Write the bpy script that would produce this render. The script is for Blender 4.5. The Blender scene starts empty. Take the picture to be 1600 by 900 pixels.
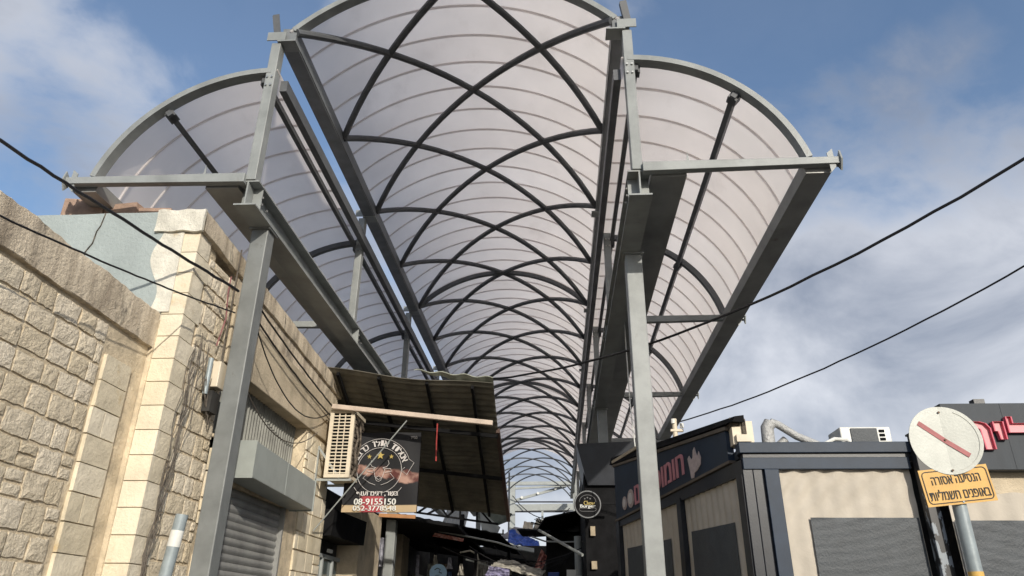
import bpy, bmesh, math, random
from mathutils import Vector, Matrix
random.seed(7)
R = math.radians
SC = bpy.context.scene
COL = SC.collection
V = Vector

# ------------------------------------------------------------------ camera
cam = bpy.data.cameras.new("camera"); co = bpy.data.objects.new("camera", cam); COL.objects.link(co)
cam.sensor_width = 36.0; cam.lens = 36.0 * 1121.8 / 1600.0
cam.clip_start = 0.05; cam.clip_end = 3000
_p, _y, _r = R(24.868), R(3.638), R(0.527)
fw = V((-math.sin(_y) * math.cos(_p), math.cos(_y) * math.cos(_p), math.sin(_p)))
r0 = V((math.cos(_y), math.sin(_y), 0)); u0 = r0.cross(fw)
r1 = r0 * math.cos(_r) + u0 * math.sin(_r); u1 = r1.cross(fw)
co.matrix_world = Matrix(((r1.x, u1.x, -fw.x, 0), (r1.y, u1.y, -fw.y, 0), (r1.z, u1.z, -fw.z, 1.6), (0, 0, 0, 1)))
SC.camera = co

# ------------------------------------------------------------------ light
SUN = V((0.374, -0.862, 0.342)).normalized()
sl = bpy.data.lights.new("sun", 'SUN'); so = bpy.data.objects.new("sun", sl); COL.objects.link(so)
sl.energy = 2.7; sl.angle = R(0.55); sl.color = (1.0, 0.93, 0.82)
so.rotation_euler = (-SUN).to_track_quat('-Z', 'Y').to_euler()
SC.view_settings.view_transform = 'Standard'; SC.view_settings.look = 'None'
SC.view_settings.exposure = 0.45; SC.view_settings.gamma = 1.0
SC.view_settings.use_curve_mapping = False

w = bpy.data.worlds.new("World"); SC.world = w; w.use_nodes = True
nt = w.node_tree; nt.nodes.clear()
def N(nt, t, **k):
    n = nt.nodes.new(t)
    for a, b in k.items(): setattr(n, a, b)
    return n
def wmath(nt, op, a, b=None, clamp=False):
    n = N(nt, 'ShaderNodeMath', operation=op, use_clamp=clamp)
    for i, v in enumerate((a, b)):
        if v is None: continue
        if isinstance(v, (int, float)): n.inputs[i].default_value = v
        else: nt.links.new(v, n.inputs[i])
    return n.outputs[0]
sky = N(nt, 'ShaderNodeTexSky', sky_type='NISHITA', sun_disc=False)
sky.sun_elevation = math.asin(SUN.z); sky.sun_rotation = math.atan2(SUN.x, SUN.y)
sky.air_density = 1.0; sky.dust_density = 2.6; sky.ozone_density = 2.5
tc = N(nt, 'ShaderNodeTexCoord')
mp = N(nt, 'ShaderNodeMapping'); mp.inputs['Scale'].default_value = (1, 1, 1.5)
nt.links.new(tc.outputs['Generated'], mp.inputs[0])
n1 = N(nt, 'ShaderNodeTexNoise'); n1.inputs['Scale'].default_value = 3.6; n1.inputs['Detail'].default_value = 10; n1.inputs['Roughness'].default_value = 0.56; n1.inputs['Distortion'].default_value = 0.35
nt.links.new(mp.outputs[0], n1.inputs['Vector'])
n2 = N(nt, 'ShaderNodeTexNoise'); n2.inputs['Scale'].default_value = 9.0; n2.inputs['Detail'].default_value = 6
nt.links.new(mp.outputs[0], n2.inputs['Vector'])
def lobe(d, r_in, r_out):          # a soft patch of the sky round a direction: 1 inside, 0 outside
    v = N(nt, 'ShaderNodeVectorMath', operation='DISTANCE'); nt.links.new(tc.outputs['Generated'], v.inputs[0]); v.inputs[1].default_value = V(d).normalized()
    m = N(nt, 'ShaderNodeMapRange', interpolation_type='SMOOTHSTEP'); nt.links.new(v.outputs['Value'], m.inputs[0])
    m.inputs[1].default_value = r_in; m.inputs[2].default_value = r_out; m.inputs[3].default_value = 1; m.inputs[4].default_value = 0
    return m.outputs[0]
cover = wmath(nt, 'ADD', wmath(nt, 'MULTIPLY', n1.outputs[0], 1.3), wmath(nt, 'MULTIPLY', n2.outputs[0], 0.22))
hole = wmath(nt, 'MULTIPLY', lobe((0.40, 0.66, 0.635), 0.12, 0.40), 1.25)
hole = wmath(nt, 'ADD', hole, wmath(nt, 'MULTIPLY', lobe((-0.415, 0.56, 0.71), 0.0, 0.20), 0.7))
hole = wmath(nt, 'ADD', hole, wmath(nt, 'MULTIPLY', lobe((-0.60, 0.66, 0.48), 0.0, 0.16), 0.8))
bank = wmath(nt, 'ADD', wmath(nt, 'MULTIPLY', lobe((0.46, 0.83, 0.33), 0.12, 0.50), 0.42), wmath(nt, 'MULTIPLY', lobe((-0.60, 0.60, 0.55), 0.05, 0.30), 0.15))
sz0 = N(nt, 'ShaderNodeSeparateXYZ'); nt.links.new(tc.outputs['Generated'], sz0.inputs[0])
hz0 = N(nt, 'ShaderNodeMapRange', interpolation_type='SMOOTHSTEP'); nt.links.new(sz0.outputs[2], hz0.inputs[0]); hz0.inputs[1].default_value = 0.02; hz0.inputs[2].default_value = 0.42; hz0.inputs[3].default_value = 0.30; hz0.inputs[4].default_value = 0.0
bank = wmath(nt, 'ADD', bank, hz0.outputs[0])
cover = wmath(nt, 'ADD', wmath(nt, 'SUBTRACT', cover, wmath(nt, 'MULTIPLY', hole, 0.34)), bank)
cm = N(nt, 'ShaderNodeMapRange', interpolation_type='SMOOTHSTEP'); nt.links.new(cover, cm.inputs[0])
cm.inputs[1].default_value = 0.60; cm.inputs[2].default_value = 0.96; cm.inputs[3].default_value = 0.06; cm.inputs[4].default_value = 0.9
cr = N(nt, 'ShaderNodeValToRGB'); nt.links.new(n1.outputs[0], cr.inputs[0])
cr.color_ramp.elements[0].position = 0.40; cr.color_ramp.elements[0].color = (4.1, 4.2, 4.5, 1)
cr.color_ramp.elements[1].position = 0.66; cr.color_ramp.elements[1].color = (1.75, 1.95, 2.4, 1)
tint = N(nt, 'ShaderNodeMix', data_type='RGBA', blend_type='MULTIPLY'); tint.inputs[0].default_value = 1
nt.links.new(sky.outputs[0], tint.inputs[6]); tint.inputs[7].default_value = (0.90, 0.95, 0.97, 1)
mx = N(nt, 'ShaderNodeMix', data_type='RGBA'); nt.links.new(cm.outputs[0], mx.inputs[0])
nt.links.new(tint.outputs[2], mx.inputs[6]); nt.links.new(cr.outputs[0], mx.inputs[7])
bg = N(nt, 'ShaderNodeBackground'); bg.inputs[1].default_value = 0.138; nt.links.new(mx.outputs[2], bg.inputs[0])
wo = N(nt, 'ShaderNodeOutputWorld'); nt.links.new(bg.outputs[0], wo.inputs[0])

# ------------------------------------------------------------------ materials
def mat(name, col, rough=0.6, metal=0.0, var=0.12, nscale=3.0, bump=0.0, bscale=30.0, col2=None, streak=False, rnd=0.0, spec=0.4, stain=None, trans=None):
    m = bpy.data.materials.new(name); m.use_nodes = True; t = m.node_tree; b = t.nodes['Principled BSDF']
    b.inputs['Roughness'].default_value = rough; b.inputs['Metallic'].default_value = metal; b.inputs['Specular IOR Level'].default_value = spec
    g = N(t, 'ShaderNodeNewGeometry'); mp = N(t, 'ShaderNodeMapping'); t.links.new(g.outputs['Position'], mp.inputs[0])
    if streak: mp.inputs['Scale'].default_value = (2.2, 2.2, 0.35)
    n = N(t, 'ShaderNodeTexNoise'); n.inputs['Scale'].default_value = nscale; n.inputs['Detail'].default_value = 7; n.inputs['Roughness'].default_value = 0.62
    t.links.new(mp.outputs[0], n.inputs['Vector'])
    r = N(t, 'ShaderNodeValToRGB'); t.links.new(n.outputs[0], r.inputs[0])
    c2 = col2 or tuple(c * (1 - 2.2 * var) for c in col)
    r.color_ramp.elements[0].position = 0.34; r.color_ramp.elements[0].color = (*c2, 1)
    r.color_ramp.elements[1].position = 0.62; r.color_ramp.elements[1].color = (*[min(1, c * (1 + 0.6 * var)) for c in col], 1)
    out = r.outputs[0]
    if stain:                       # stain = (colour, scale, threshold)
        s = N(t, 'ShaderNodeTexNoise'); s.inputs['Scale'].default_value = stain[1]; s.inputs['Detail'].default_value = 9; s.inputs['Roughness'].default_value = 0.7
        m2 = N(t, 'ShaderNodeMapping'); t.links.new(g.outputs['Position'], m2.inputs[0]); m2.inputs['Location'].default_value = (7, 3, 5)
        if len(stain) > 3: m2.inputs['Scale'].default_value = stain[3]
        t.links.new(m2.outputs[0], s.inputs['Vector'])
        k = N(t, 'ShaderNodeMapRange'); t.links.new(s.outputs[0], k.inputs[0]); k.inputs[1].default_value = stain[2]; k.inputs[2].default_value = stain[2] + 0.12
        x = N(t, 'ShaderNodeMix', data_type='RGBA'); t.links.new(k.outputs[0], x.inputs[0]); t.links.new(out, x.inputs[6]); x.inputs[7].default_value = (*stain[0], 1)
        out = x.outputs[2]
    if rnd:
        o = N(t, 'ShaderNodeObjectInfo'); h = N(t, 'ShaderNodeHueSaturation'); t.links.new(out, h.inputs['Color'])
        k = N(t, 'ShaderNodeMapRange'); t.links.new(o.outputs['Random'], k.inputs[0]); k.inputs[3].default_value = 1 - rnd; k.inputs[4].default_value = 1 + rnd
        t.links.new(k.outputs[0], h.inputs['Value']); out = h.outputs[0]
        k2 = N(t, 'ShaderNodeMapRange'); t.links.new(o.outputs['Random'], k2.inputs[0]); k2.inputs[3].default_value = 1.28; k2.inputs[4].default_value = 1.0
        t.links.new(k2.outputs[0], h.inputs['Saturation'])
    t.links.new(out, b.inputs['Base Color'])
    if bump:
        bn = N(t, 'ShaderNodeTexNoise'); bn.inputs['Scale'].default_value = bscale; bn.inputs['Detail'].default_value = 8; bn.inputs['Roughness'].default_value = 0.65
        t.links.new(g.outputs['Position'], bn.inputs['Vector'])
        bp = N(t, 'ShaderNodeBump'); bp.inputs['Strength'].default_value = min(1, bump); bp.inputs['Distance'].default_value = 0.03 * max(1, bump)
        t.links.new(bn.outputs[0], bp.inputs['Height']); t.links.new(bp.outputs[0], b.inputs['Normal'])
    if trans:
        tr = N(t, 'ShaderNodeBsdfTranslucent'); t.links.new(out, tr.inputs[0]); ms = N(t, 'ShaderNodeMixShader'); ms.inputs[0].default_value = trans
        t.links.new(b.outputs[0], ms.inputs[1]); t.links.new(tr.outputs[0], ms.inputs[2]); t.links.new(ms.outputs[0], t.nodes['Material Output'].inputs[0])
    return m

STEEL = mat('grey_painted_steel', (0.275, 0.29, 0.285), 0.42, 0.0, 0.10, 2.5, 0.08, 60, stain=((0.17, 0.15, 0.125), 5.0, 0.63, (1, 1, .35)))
STEEL2 = mat('darker_grey_painted_steel', (0.185, 0.195, 0.192), 0.45, 0.0, 0.10, 2.5, 0.08, 60, stain=((0.13, 0.125, 0.115), 3.0, 0.62))  # darker grey than STEEL, used for the nearest left post
STEELM = mat('mid_grey_beam_paint', (0.18, 0.19, 0.197), 0.45, 0, 0.10, 3.0, 0.05, 60)
STEELD = mat('dark_grey_lattice_paint', (0.105, 0.11, 0.117), 0.5, 0, 0.10, 3.0, 0.05, 60)
SHEET = mat('translucent_roof_sheet', (0.965, 0.93, 0.905), 0.55, 0, 0.02, 0.9, 0.0, 20, trans=0.77, rnd=0.013, stain=((0.90, 0.865, 0.84), 1.4, 0.58, (1, 0.6, 1)))
SEAM = mat('roof_seam', (0.92, 0.89, 0.88), 0.45, 0, 0.03, 2.0, trans=0.68)
PLATE = mat('galvanised_plate', (0.36, 0.36, 0.345), 0.5, 0.3, 0.12, 1.5, 0.05, 40, stain=((0.19, 0.17, 0.14), 1.6, 0.62))
BOLT = mat('zinc_bolt', (0.5, 0.5, 0.48), 0.35, 0.8, 0.05)
STONE_R = mat('rough_limestone', (0.76, 0.675, 0.54), 0.95, 0, 0.07, 6.0, 1.3, 30, rnd=0.08, spec=0.15, stain=((0.55, 0.45, 0.32), 6.0, 0.66))
STONE_S = mat('dressed_limestone', (0.72, 0.65, 0.52), 0.9, 0, 0.06, 4.0, 0.45, 26, rnd=0.09, spec=0.15, stain=((0.56, 0.45, 0.30), 2.2, 0.58))
MORTAR = mat('sandy_mortar', (0.66, 0.555, 0.40), 0.95, 0, 0.15, 4.0, 0.7, 22, spec=0.1)
COPING = mat('stained_plaster_coping', (0.66, 0.57, 0.44), 0.92, 0, 0.2, 2.6, 0.9, 26, streak=True, spec=0.1, col2=(0.36, 0.30, 0.23), stain=((0.13, 0.12, 0.105), 2.6, 0.57, (1.0, 1.0, 0.45)))
PLAST = mat('pale_blue_plaster', (0.36, 0.405, 0.40), 0.9, 0, 0.06, 1.5, 0.5, 22, spec=0.15, stain=((0.19, 0.20, 0.20), 2.3, 0.645, (1, 1, .6)))
WHITEW = mat('flaking_whitewash', (0.70, 0.67, 0.58), 0.9, 0, 0.08, 5, 0.7, 24, spec=0.15, stain=((0.47, 0.36, 0.22), 5, 0.60))
BEIGEP = mat('beige_render', (0.56, 0.475, 0.35), 0.92, 0, 0.12, 2.5, 0.5, 28, spec=0.12, stain=((0.26, 0.2, 0.14), 2.5, 0.62, (1, 1, 0.4)))
SHUT = mat('shutter_metal', (0.30, 0.30, 0.29), 0.45, 0.2, 0.12, 2.5, 0.05, 50, rnd=0.05)
BOXM = mat('pale_green_metal', (0.34, 0.365, 0.345), 0.45, 0.1, 0.06, 2.5, 0.05, 30)
LOUV = mat('dull_louvre_metal', (0.19, 0.19, 0.17), 0.6, 0.3, 0.15, 3)
BLACKM = mat('black_frame_paint', (0.020, 0.023, 0.030), 0.38, 0.0, 0.15, 4, 0.04, 60)
CHAR = mat('charcoal_frame_paint', (0.016, 0.030, 0.054), 0.55, 0.0, 0.12, 3, 0.04, 60)
CHARP = mat('charcoal_cladding', (0.030, 0.038, 0.048), 0.6, 0.0, 0.08, 3, 0.04, 40, streak=True)
DARK = mat('near_black_metal', (0.010, 0.010, 0.011), 0.8, 0.0, 0.2, 4, 0.1, 30, spec=0.12)  # near-black everywhere; kept this low to stand in for shade on the kiosk
DARKW = mat('dark_shop_wall', (0.042, 0.040, 0.037), 0.85, 0, 0.25, 3, 0.2, 20)
CANV = mat('beige_canvas', (0.57, 0.515, 0.435), 0.85, 0, 0.05, 3, 0.25, 9, spec=0.15, trans=0.12)
MESHW = mat('grey_mesh_window', (0.058, 0.066, 0.074), 0.5, 0, 0.08, 6, 0.25, 45)
WHITE = mat('white_enamel', (0.70, 0.70, 0.66), 0.4, 0, 0.05, 4)
CREAM = mat('aged_cream_plastic', (0.66, 0.58, 0.45), 0.5, 0, 0.06, 5)
COIL = mat('dirty_coil', (0.17, 0.14, 0.11), 0.8, 0.2, 0.4, 14, 1.0, 30, col2=(0.03, 0.025, 0.02))
BEAMP = mat('peach_painted_pipe', (0.54, 0.44, 0.36), 0.6, 0, 0.08, 5)
AWN = mat('weathered_corrugated_sheet', (0.16, 0.148, 0.118), 0.7, 0.1, 0.2, 2.5, 0.1, 20, col2=(0.10, 0.095, 0.075))
AWNT = mat('pale_fibre_edge', (0.36, 0.38, 0.31), 0.7, 0, 0.15, 5)
CABLE = mat('black_rubber_cable', (0.012, 0.012, 0.014), 0.5, 0, 0.1)
WIRE = mat('grey_dusty_wire', (0.13, 0.11, 0.09), 0.7, 0, 0.2)
TERRA = mat('terracotta_block', (0.36, 0.25, 0.19), 0.9, 0, 0.12, 6, 0.3, 30)
PINK = mat('pink_letter', (0.60, 0.10, 0.15), 0.55, 0, 0.05, 3)
PINKL = mat('pale_pink_side', (0.72, 0.30, 0.32), 0.5, 0, 0.04, 3)
DPINK = mat('dusty_pink_print', (0.58, 0.25, 0.28), 0.7, 0, 0.06)
PRINTW = mat('off_white_print', (0.60, 0.57, 0.55), 0.6, 0, 0.06)
PRINTP = mat('blush_print', (0.50, 0.41, 0.39), 0.7, 0, 0.10, 14)
YELL = mat('amber_reflective_sheet', (0.62, 0.36, 0.09), 0.5, 0, 0.06, 8, stain=((0.45, 0.27, 0.08), 9, 0.66))
DISC = mat('aged_white_reflective', (0.50, 0.51, 0.46), 0.42, 0, 0.05, 6, 0.1, 60, stain=((0.42, 0.42, 0.37), 9.0, 0.62))
REDF = mat('faded_red_bar', (0.37, 0.12, 0.12), 0.6, 0, 0.08, 20)
BLKP = mat('black_print', (0.018, 0.016, 0.015), 0.55, 0, 0.1)
PIPE = mat('blue_grey_pole_paint', (0.30, 0.345, 0.36), 0.45, 0.1, 0.08, 9, 0.05, 40, stain=((0.13, 0.12, 0.1), 14, 0.68))
GOLD = mat('gold_print', (0.45, 0.34, 0.10), 0.5, 0, 0.1)
BLUE = mat('blue_tarpaulin', (0.05, 0.13, 0.55), 0.5, 0, 0.2, 5, 0.5, 10)
REDC = mat('red_cloth', (0.38, 0.05, 0.045), 0.8, 0, 0.25, 8)
TARP = mat('dirty_white_tarpaulin', (0.52, 0.49, 0.42), 0.75, 0, 0.25, 4, 0.8, 9, trans=0.15)
PALEB = mat('pale_blue_enamel', (0.26, 0.42, 0.60), 0.5, 0, 0.06)
LIGHTST = mat('pale_steel_paint', (0.33, 0.35, 0.34), 0.5, 0, 0.06)
GREEN = mat('teal_fabric', (0.05, 0.26, 0.20), 0.8, 0, 0.15)
FOIL = mat('foil_duct', (0.46, 0.46, 0.45), 0.5, 0.3, 0.1, 9, 0.7, 30)
GLASS = mat('shop_glass', (0.06, 0.09, 0.10), 0.12, 0, 0.1, 3, spec=0.8)
GROUND = mat('dusty_asphalt', (0.10, 0.095, 0.085), 0.9, 0, 0.15, 0.6, 0.4, 25)
PAPER = mat('sunlit_paper', (0.40, 0.33, 0.23), 0.8, 0, 0.1, 12)

# ------------------------------------------------------------------ mesh helpers
class MB:
    def __init__(s): s.v = []; s.f = []
    def add(s, vs, fs):
        o = len(s.v); s.v += [tuple(v) for v in vs]; s.f += [tuple(i + o for i in f) for f in fs]; return s
    def box(s, x0, x1, y0, y1, z0, z1):
        vs = [(x, y, z) for z in (z0, z1) for y in (y0, y1) for x in (x0, x1)]
        return s.add(vs, [(0, 2, 3, 1), (4, 5, 7, 6), (0, 1, 5, 4), (2, 6, 7, 3), (0, 4, 6, 2), (1, 3, 7, 5)])
    def hexa(s, a, b):               # two quads (bottom ccw seen from outside-below, top matching)
        return s.add(list(a) + list(b), [(3, 2, 1, 0), (4, 5, 6, 7), (0, 1, 5, 4), (1, 2, 6, 5), (2, 3, 7, 6), (3, 0, 4, 7)])
    def bar(s, p, q, w, h, up=(0, 0, 1)):
        p = V(p); q = V(q); d = (q - p).normalized(); up = V(up)
        if abs(d.dot(up)) > 0.98: up = V((0, 1, 0))
        sd = d.cross(up).normalized(); u = sd.cross(d).normalized()
        o = [(-1, -1), (1, -1), (1, 1), (-1, 1)]
        return s.hexa([p + sd * a * w / 2 + u * b * h / 2 for a, b in o], [q + sd * a * w / 2 + u * b * h / 2 for a, b in o])
    def sweep(s, pts, prof, upf, closed=False):     # prof: list of (side, up); upf: i -> up vector
        pts = [V(p) for p in pts]; n = len(prof); vs = []
        for i, p in enumerate(pts):
            a = pts[max(0, i - 1)]; b = pts[min(len(pts) - 1, i + 1)]; d = (b - a).normalized(); u = V(upf(i))
            sd = d.cross(u).normalized(); u = sd.cross(d).normalized()
            vs += [p + sd * x + u * y for x, y in prof]
        fs = []
        for i in range(len(pts) - 1):
            for j in range(n): k = (j + 1) % n; fs.append((i * n + j, i * n + k, (i + 1) * n + k, (i + 1) * n + j))
        fs.append(tuple(range(n - 1, -1, -1))); fs.append(tuple((len(pts) - 1) * n + j for j in range(n)))
        return s.add(vs, fs)
    def tube(s, pts, r, n=8):
        pts = [V(p) for p in pts]; d = (pts[-1] - pts[0]); up = V((0, 0, 1)) if abs(d.normalized().z) < 0.9 else V((0, 1, 0))
        return s.sweep(pts, [(r * math.cos(2 * math.pi * k / n), r * math.sin(2 * math.pi * k / n)) for k in range(n)], lambda i: up)
    def disc(s, c, nrm, r, th, n=40, ry=None):
        c = V(c); nrm = V(nrm).normalized(); a = nrm.cross(V((0, 0, 1))).normalized(); b = a.cross(nrm)
        ring = [(r * math.cos(2 * math.pi * k / n), (ry or r) * math.sin(2 * math.pi * k / n)) for k in range(n)]
        vs = [c + a * x + b * y for x, y in ring] + [c + nrm * th + a * x + b * y for x, y in ring]
        return s.add(vs, [tuple(range(n)), tuple(range(2 * n - 1, n - 1, -1))] + [(k, k + n, (k + 1) % n + n, (k + 1) % n) for k in range(n)])
    def poly(s, pts, off):           # a flat polygon given thickness
        n = len(pts); off = V(off); P = [V(p) for p in pts]
        return s.add(P + [p + off for p in P], [tuple(range(n)), tuple(range(2 * n - 1, n - 1, -1))] + [(k, k + n, (k + 1) % n + n, (k + 1) % n) for k in range(n)])
    def grid(s, nu, nv, fn, th=None):
        vs = [fn(i / nu, j / nv) for j in range(nv + 1) for i in range(nu + 1)]; W = nu + 1
        fs = [(j * W + i, j * W + i + 1, (j + 1) * W + i + 1, (j + 1) * W + i) for j in range(nv) for i in range(nu)]
        if th:
            th = V(th); o = len(vs); vs = vs + [V(v) + th for v in vs]
            fs += [tuple(k + o for k in f[::-1]) for f in fs]
            edge = [(i, i + 1) for i in range(nu)] + [(j * W + nu, (j + 1) * W + nu) for j in range(nv)] + [(nv * W + i + 1, nv * W + i) for i in range(nu)] + [((j + 1) * W, j * W) for j in range(nv)]
            fs += [(b, a, a + o, b + o) for a, b in edge]
        return s.add(vs, fs)
    def mesh(s, name, m, off=V((0, 0, 0)), smooth=False):
        me = bpy.data.meshes.new(name); me.from_pydata([tuple(V(v) - off) for v in s.v], [], s.f)
        bm = bmesh.new(); bm.from_mesh(me); bmesh.ops.recalc_face_normals(bm, faces=bm.faces); bm.to_mesh(me); bm.free()
        me.materials.append(m)
        if smooth:
            me.polygons.foreach_set('use_smooth', [True] * len(me.polygons)); me.set_sharp_from_angle(angle=R(38))
        me.update(); return me

def rootloc(o):
    l = V(o.location)
    while o.parent: o = o.parent; l = l + o.location
    return l
def part(name, mb, m, parent, smooth=False, world=True, bevel=0, label=None, kind=None):
    off = rootloc(parent) if world else V((0, 0, 0))
    o = bpy.data.objects.new(name, mb.mesh(name, m, off, smooth)); COL.objects.link(o); o.parent = parent
    if bevel: b = o.modifiers.new('bevel', 'BEVEL'); b.width = bevel; b.segments = 2; b.limit_method = 'ANGLE'; b.angle_limit = R(40)
    if label: o['label'] = label
    if kind: o['kind'] = kind
    return o
def tag(o, label, cat, group=None):
    o['label'] = label; o['category'] = cat
    if group: o['group'] = group
    return o
def thing(name, label, cat, loc=(0, 0, 0), group=None, rot=0):
    o = bpy.data.objects.new(name, None); COL.objects.link(o); o.location = loc; o.rotation_euler.z = rot
    o.empty_display_size = 0.1
    return tag(o, label, cat, group)
def solo(name, mb, m, label, cat, loc=(0, 0, 0), group=None, smooth=False, bevel=0):
    o = bpy.data.objects.new(name, mb.mesh(name, m, V(loc), smooth)); COL.objects.link(o); o.location = loc
    if bevel: b = o.modifiers.new('bevel', 'BEVEL'); b.width = bevel; b.segments = 2; b.limit_method = 'ANGLE'; b.angle_limit = R(40)
    return tag(o, label, cat, group)
def structure(name, mb, m, loc=(0, 0, 0)):
    o = bpy.data.objects.new(name, mb.mesh(name, m, V(loc))); COL.objects.link(o); o.location = loc; o['kind'] = 'structure'; return o
def txt_mesh(s, bold=0.0, rtl=False):
    if rtl: s = s[::-1]
    c = bpy.data.curves.new('txt', 'FONT'); c.body = s; c.size = 1; c.extrude = 0.004; c.offset = bold; c.resolution_u = 4
    o = bpy.data.objects.new('txt', c); COL.objects.link(o)
    dg = bpy.context.evaluated_depsgraph_get(); me = bpy.data.meshes.new_from_object(o.evaluated_get(dg))
    vs = [V(v.co) for v in me.vertices]; fs = [tuple(p.vertices) for p in me.polygons]
    bpy.data.objects.remove(o); bpy.data.curves.remove(c); bpy.data.meshes.remove(me)
    return vs, fs
def text(mb, s, c, right, up, nrm, width, height, th=0.006, bold=0.0, rtl=False, shear=0.0):
    """lettering fitted into width x height centred on c"""
    vs, fs = txt_mesh(s, 0.0, rtl)
    if not vs: return mb
    x0 = min(v.x for v in vs); x1 = max(v.x for v in vs); y0 = min(v.y for v in vs); y1 = max(v.y for v in vs)
    right = V(right).normalized(); up = V(up).normalized(); nrm = V(nrm).normalized(); c = V(c)
    steps = [0.0] if not bold else [-1.0, 0.0, 1.0]
    for q, st_ in enumerate(steps):          # heavier strokes: the same glyphs laid side by side, each a hair prouder
        out = []
        for v in vs:
            a = ((v.x - x0) / (x1 - x0) - 0.5) * width; b = ((v.y - y0) / (y1 - y0) - 0.5) * height
            out.append(c + right * (a + shear * b + st_ * bold * height * 1.3) + up * b + nrm * (th + .0004 * q if v.z > 0 else 0.0))
        mb.add(out, fs)
    return mb
def catenary(a, b, sag, n=24):
    a = V(a); b = V(b)
    return [a.lerp(b, i / n) - V((0, 0, sag * 4 * (i / n) * (1 - i / n))) for i in range(n + 1)]

# ------------------------------------------------------------------ ground
g = MB(); g.grid(8, 8, lambda u, v: (-900 + 1800 * u, -900 + 1800 * v, 0)); structure('ground', g, GROUND)

# ------------------------------------------------------------------ central vault
XL, XR, Y0, BAY = -3.56, 0.87, 7.5, 2.446
CX = (XL + XR) / 2; RV = 3.035; ZC = 10.08 - RV; SA = math.asin((XR - CX) / RV)
KS, KE = 13, 17                 # bays under sheet, bays of lattice
def VP(t, Y, dr=0.0):           # t from -1 (left spring) to 1 (right spring)
    a = t * SA; return V((CX + (RV + dr) * math.sin(a), Y, ZC + (RV + dr) * math.cos(a)))
def VN(t): return (math.sin(t * SA), 0, math.cos(t * SA))
vault = thing('vaulted_canopy', 'tall central barrel vault canopy of pale sheets on criss-cross steel lattice', 'canopy', (CX, Y0, 9.12))
YE = Y0 + BAY * KE
for s in (-1, 1):
    x = XL if s < 0 else XR
    b = MB(); xi, xo = x, x + s * 0.20
    b.box(min(xi, xo), max(xi, xo), Y0, YE, 8.98, 9.20)
    part('edge_beam', b, STEELM, vault)
    b = MB(); b.box(min(x + s * 0.012, x + s * 0.23), max(x + s * 0.012, x + s * 0.23), Y0 - 0.02, YE, 8.955, 8.977); part('bottom_flange', b, STEELM, vault)
def recprof(w, h): return [(-w / 2, -h / 2), (w / 2, -h / 2), (w / 2, h / 2), (-w / 2, h / 2)]
def octprof(r): return [(r * math.cos(math.pi * (k + .5) / 4), r * math.sin(math.pi * (k + .5) / 4)) for k in range(8)]
NS = 22
def lattice(j, sgn):            # tube from one spring at bay j to the other at bay j+2
    pts = []; ups = []
    for i in range(NS + 1):
        u = i / NS; Y = Y0 + BAY * (j + 2 * u); t = sgn * (-1 + 2 * u)
        if Y < Y0 - 1e-4 or Y > YE + 1e-4: continue
        pts.append(VP(t, Y)); ups.append(VN(t))
    if len(pts) > 2:
        m = MB(); m.sweep(pts, octprof(0.056 if j < KS - 1 else 0.04), lambda i: ups[i]); part('lattice_tube', m, STEELD, vault, smooth=False)
for j in range(-1, KE - 1):
    lattice(j, 1); lattice(j, -1)
for k in (0, 4, 8, 12):
    pts = [VP(-1 + 2 * i / 36, Y0 + BAY * k + (0.0 if k else 0.05), 0.0 if k else 0.062) for i in range(37)]
    m = MB(); m.sweep(pts, recprof(0.10, 0.10) if k else recprof(0.15, 0.08), lambda i: VN(-1 + 2 * i / 36)); part('arch_rib', m, STEELD if k else STEEL, vault)
NP = KS * 4; PW = BAY / 4
def panel_mesh(name, PFN, NFN, y0, w, m, n=28):
    mb = MB(); mb.grid(n, 2, lambda u, v: PFN(u, y0 + 0.006 + (w - 0.012) * v, 0.085 ), (0, 0, 0.012)); return mb
first = None
for k in range(NP):
    y = Y0 + PW * k
    if first is None:
        first = part('roof_panel', panel_mesh('roof_panel', lambda u, Y, d: VP(-1.03 + 2.06 * u, Y, d), None, y, PW, SHEET), SHEET, vault, smooth=True)
        sm = MB(); sm.sweep([VP(-1.02 + 2.04 * i / 36, y, 0.068) for i in range(37)], [(-.020, .008), (-.012, -.008), (.012, -.008), (.020, .008), (.016, .026), (-.016, .026)], lambda i: VN(-1.02 + 2.04 * i / 36))
        sfirst = part('seam_rib', sm, SEAM, vault)
    else:
        for src in (first, sfirst):
            c = src.copy(); COL.objects.link(c); c.parent = vault; c.location = (0, PW * k, 0)
            c.rotation_euler = (0, 0, 0)
# little brackets on top corners, stub pieces
for s, x in ((-1, -3.84), (1, 1.06)):
    m = MB(); m.bar((x + .02, 7.46, 9.09), (x - .03, 7.42, 9.40), 0.09, 0.012, (0, 1, 0)); m.bar((x - .025, 7.49, 9.09), (x - .075, 7.45, 9.38), 0.012, 0.07, (0, 1, 0)); part('end_stub', m, STEELD, vault)

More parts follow.
